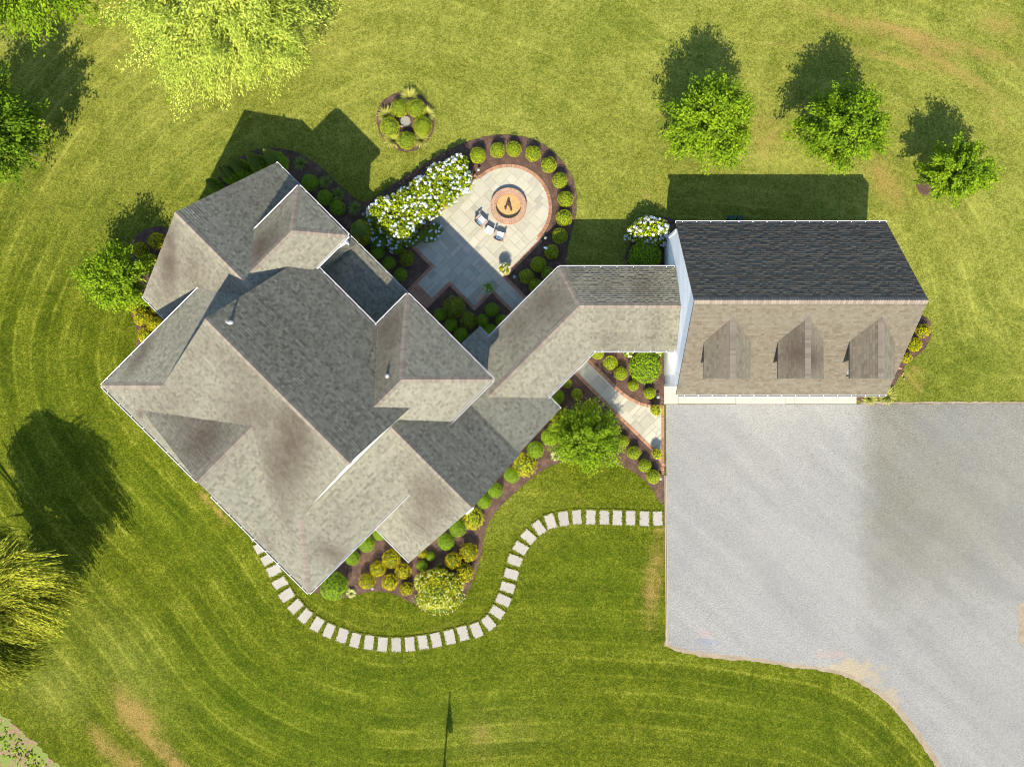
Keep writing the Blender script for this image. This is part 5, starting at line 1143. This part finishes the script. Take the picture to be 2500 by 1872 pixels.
# ---- trees
def tree(name, label, px, py, zc, r, rz, mat, nclump, nleaf, L, W_, seed, sig=0.16, group=None, trunk_r=4.0, ragged=0.14, up=0.55, ztop=None):
    """px, py: where the crown's middle (height zc) is read in plan"""
    x, y = I(px, py, zc); t = thing(name, label, 'tree', x, y, 0, group)
    rng = np.random.default_rng(seed); rx, ry = r if isinstance(r, tuple) else (r, r)
    d = sph_dirs(nclump, rng, -0.55); nclump = len(d)
    rad = rng.uniform(0.25, 1.0, nclump) ** 0.45 * (1 + ragged * rng.normal(size=nclump).clip(-1.6, 1.6))
    lob = 1 + 0.08 * np.sin(3 * np.arctan2(d[:, 1], d[:, 0]) + seed) + 0.06 * np.sin(5 * np.arctan2(d[:, 1], d[:, 0]) + 2 * seed)
    Cc = d * (rad * lob)[:, None] * np.array([rx, ry, rz]); Cc[:, 2] += zc
    which = rng.integers(nclump, size=nleaf); dd = d[which]
    off = rng.normal(size=(nleaf, 3)).clip(-1.5, 1.5) * np.array([1, 1, 0.55]) * sig * min(rx, ry) * 0.8; along = rng.normal(size=(nleaf, 1)).clip(-1.7, 1.3) * sig * min(rx, ry) * 1.1
    P = Cc[which] + off * 0.62 + dd * along
    P[:, 2] = np.maximum(P[:, 2], 8)
    Nn = dd * np.array([1, 1, 0.6]) * 0.55 + np.array([0, 0, up]); Pm = P * S; Pm[:, 1] *= -1; Nn[:, 1] *= -1
    Tg = dd.copy(); Tg[:, 1] *= -1; Tg[:, 2] -= 0.4
    tint = np.clip(0.5 + 0.17 * rng.normal(size=nclump)[which] + 0.2 * rng.normal(size=nleaf), 0, 1)
    link(bpy.data.objects.new('crown', quads_mesh('crown', leaves(Pm, Nn, L, W_, rng, 0.55, Tg), M[mat], tint)), t)
    b = MB(); b.tube([(x, y, -2), (x, y, zc * 0.45), (x + 1, y, zc)], [trunk_r, trunk_r * 0.75, trunk_r * 0.4], 8)
    b.build('trunk', M['bark'], t)
    b = MB()
    for i in range(min(nclump, 60)):
        c = Cc[i]; h0 = zc * rng.uniform(0.4, 0.8); m_ = (x + c[0] * 0.45, y + c[1] * 0.45, h0 + (c[2] - h0) * 0.6)
        b.tube([(x, y, h0), m_, (x + c[0], y + c[1], c[2])], [trunk_r * 0.4, trunk_r * 0.22, trunk_r * 0.07], 4, cap=False)
    b.build('limbs', M['bark'], t)
    return t
GT = 'three young trees on the back lawn'
tree('lawn_tree', 'leftmost of three round trees on the lawn behind the garage', 1733, 298, 120, (86, 80), 78, 'tree_b', 230, 20000, 0.18, 0.10, 11, group=GT)
tree('lawn_tree', 'middle of three round trees on the lawn behind the garage', 2062, 305, 120, (82, 80), 78, 'tree_b', 220, 19000, 0.18, 0.10, 12, group=GT)
tree('lawn_tree', 'smallest tree, rightmost of three behind the garage', 2333, 421, 92, (72, 58), 58, 'tree_b', 170, 13000, 0.17, 0.10, 13, group=GT)
tree('birch_tree', 'huge pale yellow green tree at the top edge of the lawn', 552, -56, 200, (208, 222), 140, 'tree_y', 1000, 150000, 0.18, 0.066, 14, 0.10, trunk_r=9, ragged=0.12)
tree('birch_tree', 'bright green tree cut off by the top left corner', 55, -105, 190, (165, 148), 120, 'tree_b', 420, 32000, 0.20, 0.11, 15, 0.12, trunk_r=8)
tree('maple_tree', 'dark green tree cut off by the left edge above the house', -28, 322, 150, (98, 98), 95, 'tree', 260, 20000, 0.20, 0.12, 16, trunk_r=6)
tree('small_tree', 'small green tree at the west corner of the wing with a leafy shadow', 283, 683, 92, (68, 62), 56, 'tree_b', 170, 13000, 0.16, 0.10, 17, 0.2)
tree('multi_stem_tree', 'small spreading tree between the porch roof and the flagstone walkway', 1434, 1070, 78, (76, 68), 50, 'tree_b', 210, 17000, 0.14, 0.085, 18, 0.16)
# willow
wx, wy = I(-72, 1450, 190)
wt = thing('willow_tree', 'weeping willow with wind blown golden strands at the left edge', 'tree', wx, wy)
rng = np.random.default_rng(77); Qs = []; Ts = []
NS = 7500
d = sph_dirs(NS, rng, -0.1); NS = len(d); rr_ = rng.uniform(0.2, 1.0, (NS, 1)) ** 0.5
bough = rng.integers(34, size=NS); bd = sph_dirs(34, rng, -0.05)[bough]        # strands hang from boughs, so they gather in tresses
d = unit(0.20 * d + 0.97 * bd); rr_ = rr_ * rng.uniform(0.55, 1.12, (60, 1))[bough]
P = d * np.array([135, 172, 120]) * rr_ + np.array([0, 0, 150.0]); ln = rng.uniform(35, 115, NS); tt = np.clip(rng.normal(0.45, 0.42, 60)[bough] + rng.normal(0, 0.16, NS), 0, 1)
wv = rng.normal(0, 0.22, NS) + rng.normal(0, 0.85, 60)[bough]; ln = ln * rng.uniform(0.6, 1.25, 60)[bough]
v = d * np.array([0.5, 0.5, 0]) + np.array([0.4, 0.08, 0.3])
for k in range(27):
    v = v * 0.94 + np.stack([0.040 + 0.02 * wv, 0.010 + 0.045 * wv, np.full(NS, -0.052)], 1); vn = unit(v); P = P + vn * 4.4
    ok = (k * 4.4 < ln) & (P[:, 2] > 8); A = P[ok]; n = len(A)
    if n == 0: break
    sdv = unit(np.cross(vn[ok], rng.normal(size=(n, 3)))); dr = unit(vn[ok] + 0.26 * sdv); c = unit(np.cross(dr, rng.normal(size=(n, 3)) + np.array([0, 0, 1.2]))); B = A + dr * rng.uniform(6, 11, (n, 1)); hw_ = rng.uniform(0.6, 1.4, (n, 1))
    q = np.stack([A, (A + B) / 2 + c * hw_, B, (A + B) / 2 - c * hw_], 1) * S; q[:, :, 1] *= -1; Qs.append(q); Ts.append(np.clip(tt[ok] * 0.9 + rng.normal(0.06, 0.08, n), 0, 1))
Q = np.concatenate(Qs); Tt = np.concatenate(Ts)
link(bpy.data.objects.new('crown', quads_mesh('crown', np.array(Q), M['willow'], Tt)), wt)
b = MB(); b.tube([(wx, wy, -2), (wx, wy, 90), (wx + 5, wy, 190)], [11, 9, 5], 9); b.build('trunk', M['bark'], wt)
b = MB()
for i in range(26):
    d = sph_dirs(2, rng, 0.0)[0]; b.tube([(wx, wy, 90), (wx + d[0] * 70, wy + d[1] * 75, 130 + d[2] * 70), (wx + d[0] * 150, wy + d[1] * 160, 150 + d[2] * 120)], [4.5, 2.6, 0.8], 5, cap=False)
b.build('limbs', M['bark'], wt)

# field weeds in the corner
rng = np.random.default_rng(5); Q = []; T = []
for i in range(2600):
    px, py = rng.uniform(-160, 170), rng.uniform(1690, 1990); x, y = I(px, py)
    if not inpoly(x + 14, y - 10, field) or math.sin(px * 0.045 - py * 0.045) + rng.normal(0, 0.7) < 0.35: continue
    Q.append((x * S, -y * S, 0.04)); T.append(rng.uniform(0, 1))
P = np.array(Q); o = bpy.data.objects.new('field_weeds', quads_mesh('field_weeds', leaves(P, np.tile([0, 0, 1.0], (len(P), 1)), 0.28, 0.15, rng, 0.7), M['tree_b'], T)); C.objects.link(o); tag(o, kind='stuff')

# ------------------------------------------------------------------ small things
ix0, iy0 = I(990.6, 298)
t = thing('round_lid', 'round grey green lid with crossing grooves in the middle of the island bed', 'lid', ix0, iy0, 1.2)
for i in range(4):                                       # four wedges with grooves between
    a0 = math.radians(90 * i + 6 + 8); a1 = math.radians(90 * (i + 1) - 6 + 8)
    P = [(ix0 + 2.0 * math.cos((a0 + a1) / 2), iy0 - 2.0 * math.sin((a0 + a1) / 2))] + [(ix0 + 12.4 * math.cos(a), iy0 - 12.4 * math.sin(a)) for a in np.linspace(a0, a1, 7)]
    b = MB(); b.prism(P, 1.2, 4.4); b.build('wedge', M['lid'], t)
b = MB(); P = [(ix0 + 12.2 * math.cos(a), iy0 - 12.2 * math.sin(a)) for a in np.linspace(0, 2 * math.pi, 29)[:-1]]; b.prism(P, 1.2, 3.4); b.build('disc', M['pot'], t)
sx, sy = I(980.8, 311)
t = thing('spotlight', 'small pale spotlight beside the round lid in the island bed', 'light', sx, sy, 1.2)
b = MB(); b.tube([(sx, sy, 1), (sx, sy, 6)], [0.8, 0.8], 6); b.build('stake', M['dark_metal'], t)
b = MB(); b.tube([(sx - 4, sy - 1.6, 6), (sx + 4, sy + 1.8, 8)], [1.8, 2.6], 8); b.build('lamp_head', M['chair_frame'], t)
for px, py, lb in ((1168, 414, 'path light between the hydrangea hedge and the patio brick edge'), (1332.5, 581, 'dark round path light by the right patio edge'), (1256, 676, 'path light near the patio corner pot'), (1607, 969, 'globe path light casting a shadow beside the garage apron'), (1613, 1168, 'path light between the lowest ball and the gravel drive'), (909, 1435.7, 'path light between golden shrubs at the curved bed edge')):
    x, y = I(px, py, 14); t = thing('path_light', lb, 'light', x, y, 1.0, 'low path lights in the beds')
    b = MB(); b.tube([(x, y, 0), (x, y, 13)], [0.7, 0.6], 6); b.build('post', M['dark_metal'], t)
    b = MB(); b.tube([(x, y, 12.5), (x, y, 14), (x, y, 16)], [4.2, 3.4, 0.6], 12); b.build('lamp_shade', M['lamp'], t)
x, y = I(1331, 608, 18); t = thing('plant_marker', 'pale oval plant marker standing beside a boxwood ball', 'marker', x, y, 1.0)
b = MB(); b.tube([(x, y, 0), (x, y, 30)], [0.5, 0.5], 5); b.build('stake', M['dark_metal'], t)
b = MB(); b.prism([(x + 4.6 * math.cos(a), y + 2.4 * math.sin(a) + 0.25 * 4.6 * math.cos(a)) for a in np.linspace(0, 2 * math.pi, 17)[:-1]], 30, 31); b.build('plate', M['cushion'], t)
for px, lb in ((1787, 'left teal plastic bin in the shade of the garage back wall'), (1807.6, 'right teal plastic bin in the shade of the garage back wall')):
    x, y = I(px, 532, 20); t = thing('plastic_bin', lb, 'bin', x, y, 0, 'teal bins behind the garage')
    b = MB(); b.prism([(x - 5.5, y - 4.8), (x + 5.5, y - 4.8), (x + 5.5, y + 4.8), (x - 5.5, y + 4.8)], 0.3, 18); b.build('body', M['bin'], t)
    b = MB(); b.prism([(x - 6.3, y - 5.6), (x + 6.3, y - 5.6), (x + 6.3, y + 5.6), (x - 6.3, y + 5.6)], 18, 20); b.build('lid', M['bin'], t)
rk = random.Random(2)
for i in range(7):
    px, py = 2196 + rk.uniform(-8, 10), 908 + rk.uniform(-14, 18); x, y = I(px, py)
    v, f = icos(1, 1); v = v * np.array([rk.uniform(2, 4), rk.uniform(2, 3.5), rk.uniform(1.2, 2.2)]); v += np.array([x, y, 2.0])
    o = mk('rock', v, [ff[::-1] for ff in f], M['rock']); tag(o, ('tiny', 'small', 'largest', 'middle sized', 'rough', 'flat', 'outermost')[i] + ' reddish rock in the loose cluster by the east garage bed', 'rock', 'reddish rocks by the garage')
# flagpole south of the frame: its shadow falls across the front lawn
fpx, fpy = 1068 - 1250, 2055 - 936
t = thing('flagpole', 'tall flagpole with limp flags whose long thin shadow lies on the front lawn', 'flagpole', fpx, fpy)
b = MB(); b.tube([(fpx, fpy, 0), (fpx, fpy, 325)], [2.9, 1.8], 10); b.tube([(fpx, fpy, 325), (fpx, fpy, 330)], [2.2, 0.5], 8); b.build('pole', M['trim'], t)
for z0, z1, w_ in ((243, 308, 16), (158, 196, 7)):
    V = []; nn = 7
    for i, zz in enumerate(np.linspace(z1, z0, 9)):
        f_ = (i / 8.0) ** 0.9
        for j in range(nn):
            s_ = j / (nn - 1); V.append((fpx + (-4 + (w_ + 4) * s_) * (0.15 + 0.85 * f_), fpy + 3.0 * math.sin(s_ * 9 + i * 0.3) * f_, zz - s_ * 5))
    F = [(i * nn + j, i * nn + j + 1, (i + 1) * nn + j + 1, (i + 1) * nn + j) for i in range(8) for j in range(nn - 1)]
    o = mk('flag', V, F, M['flagcloth'], t)
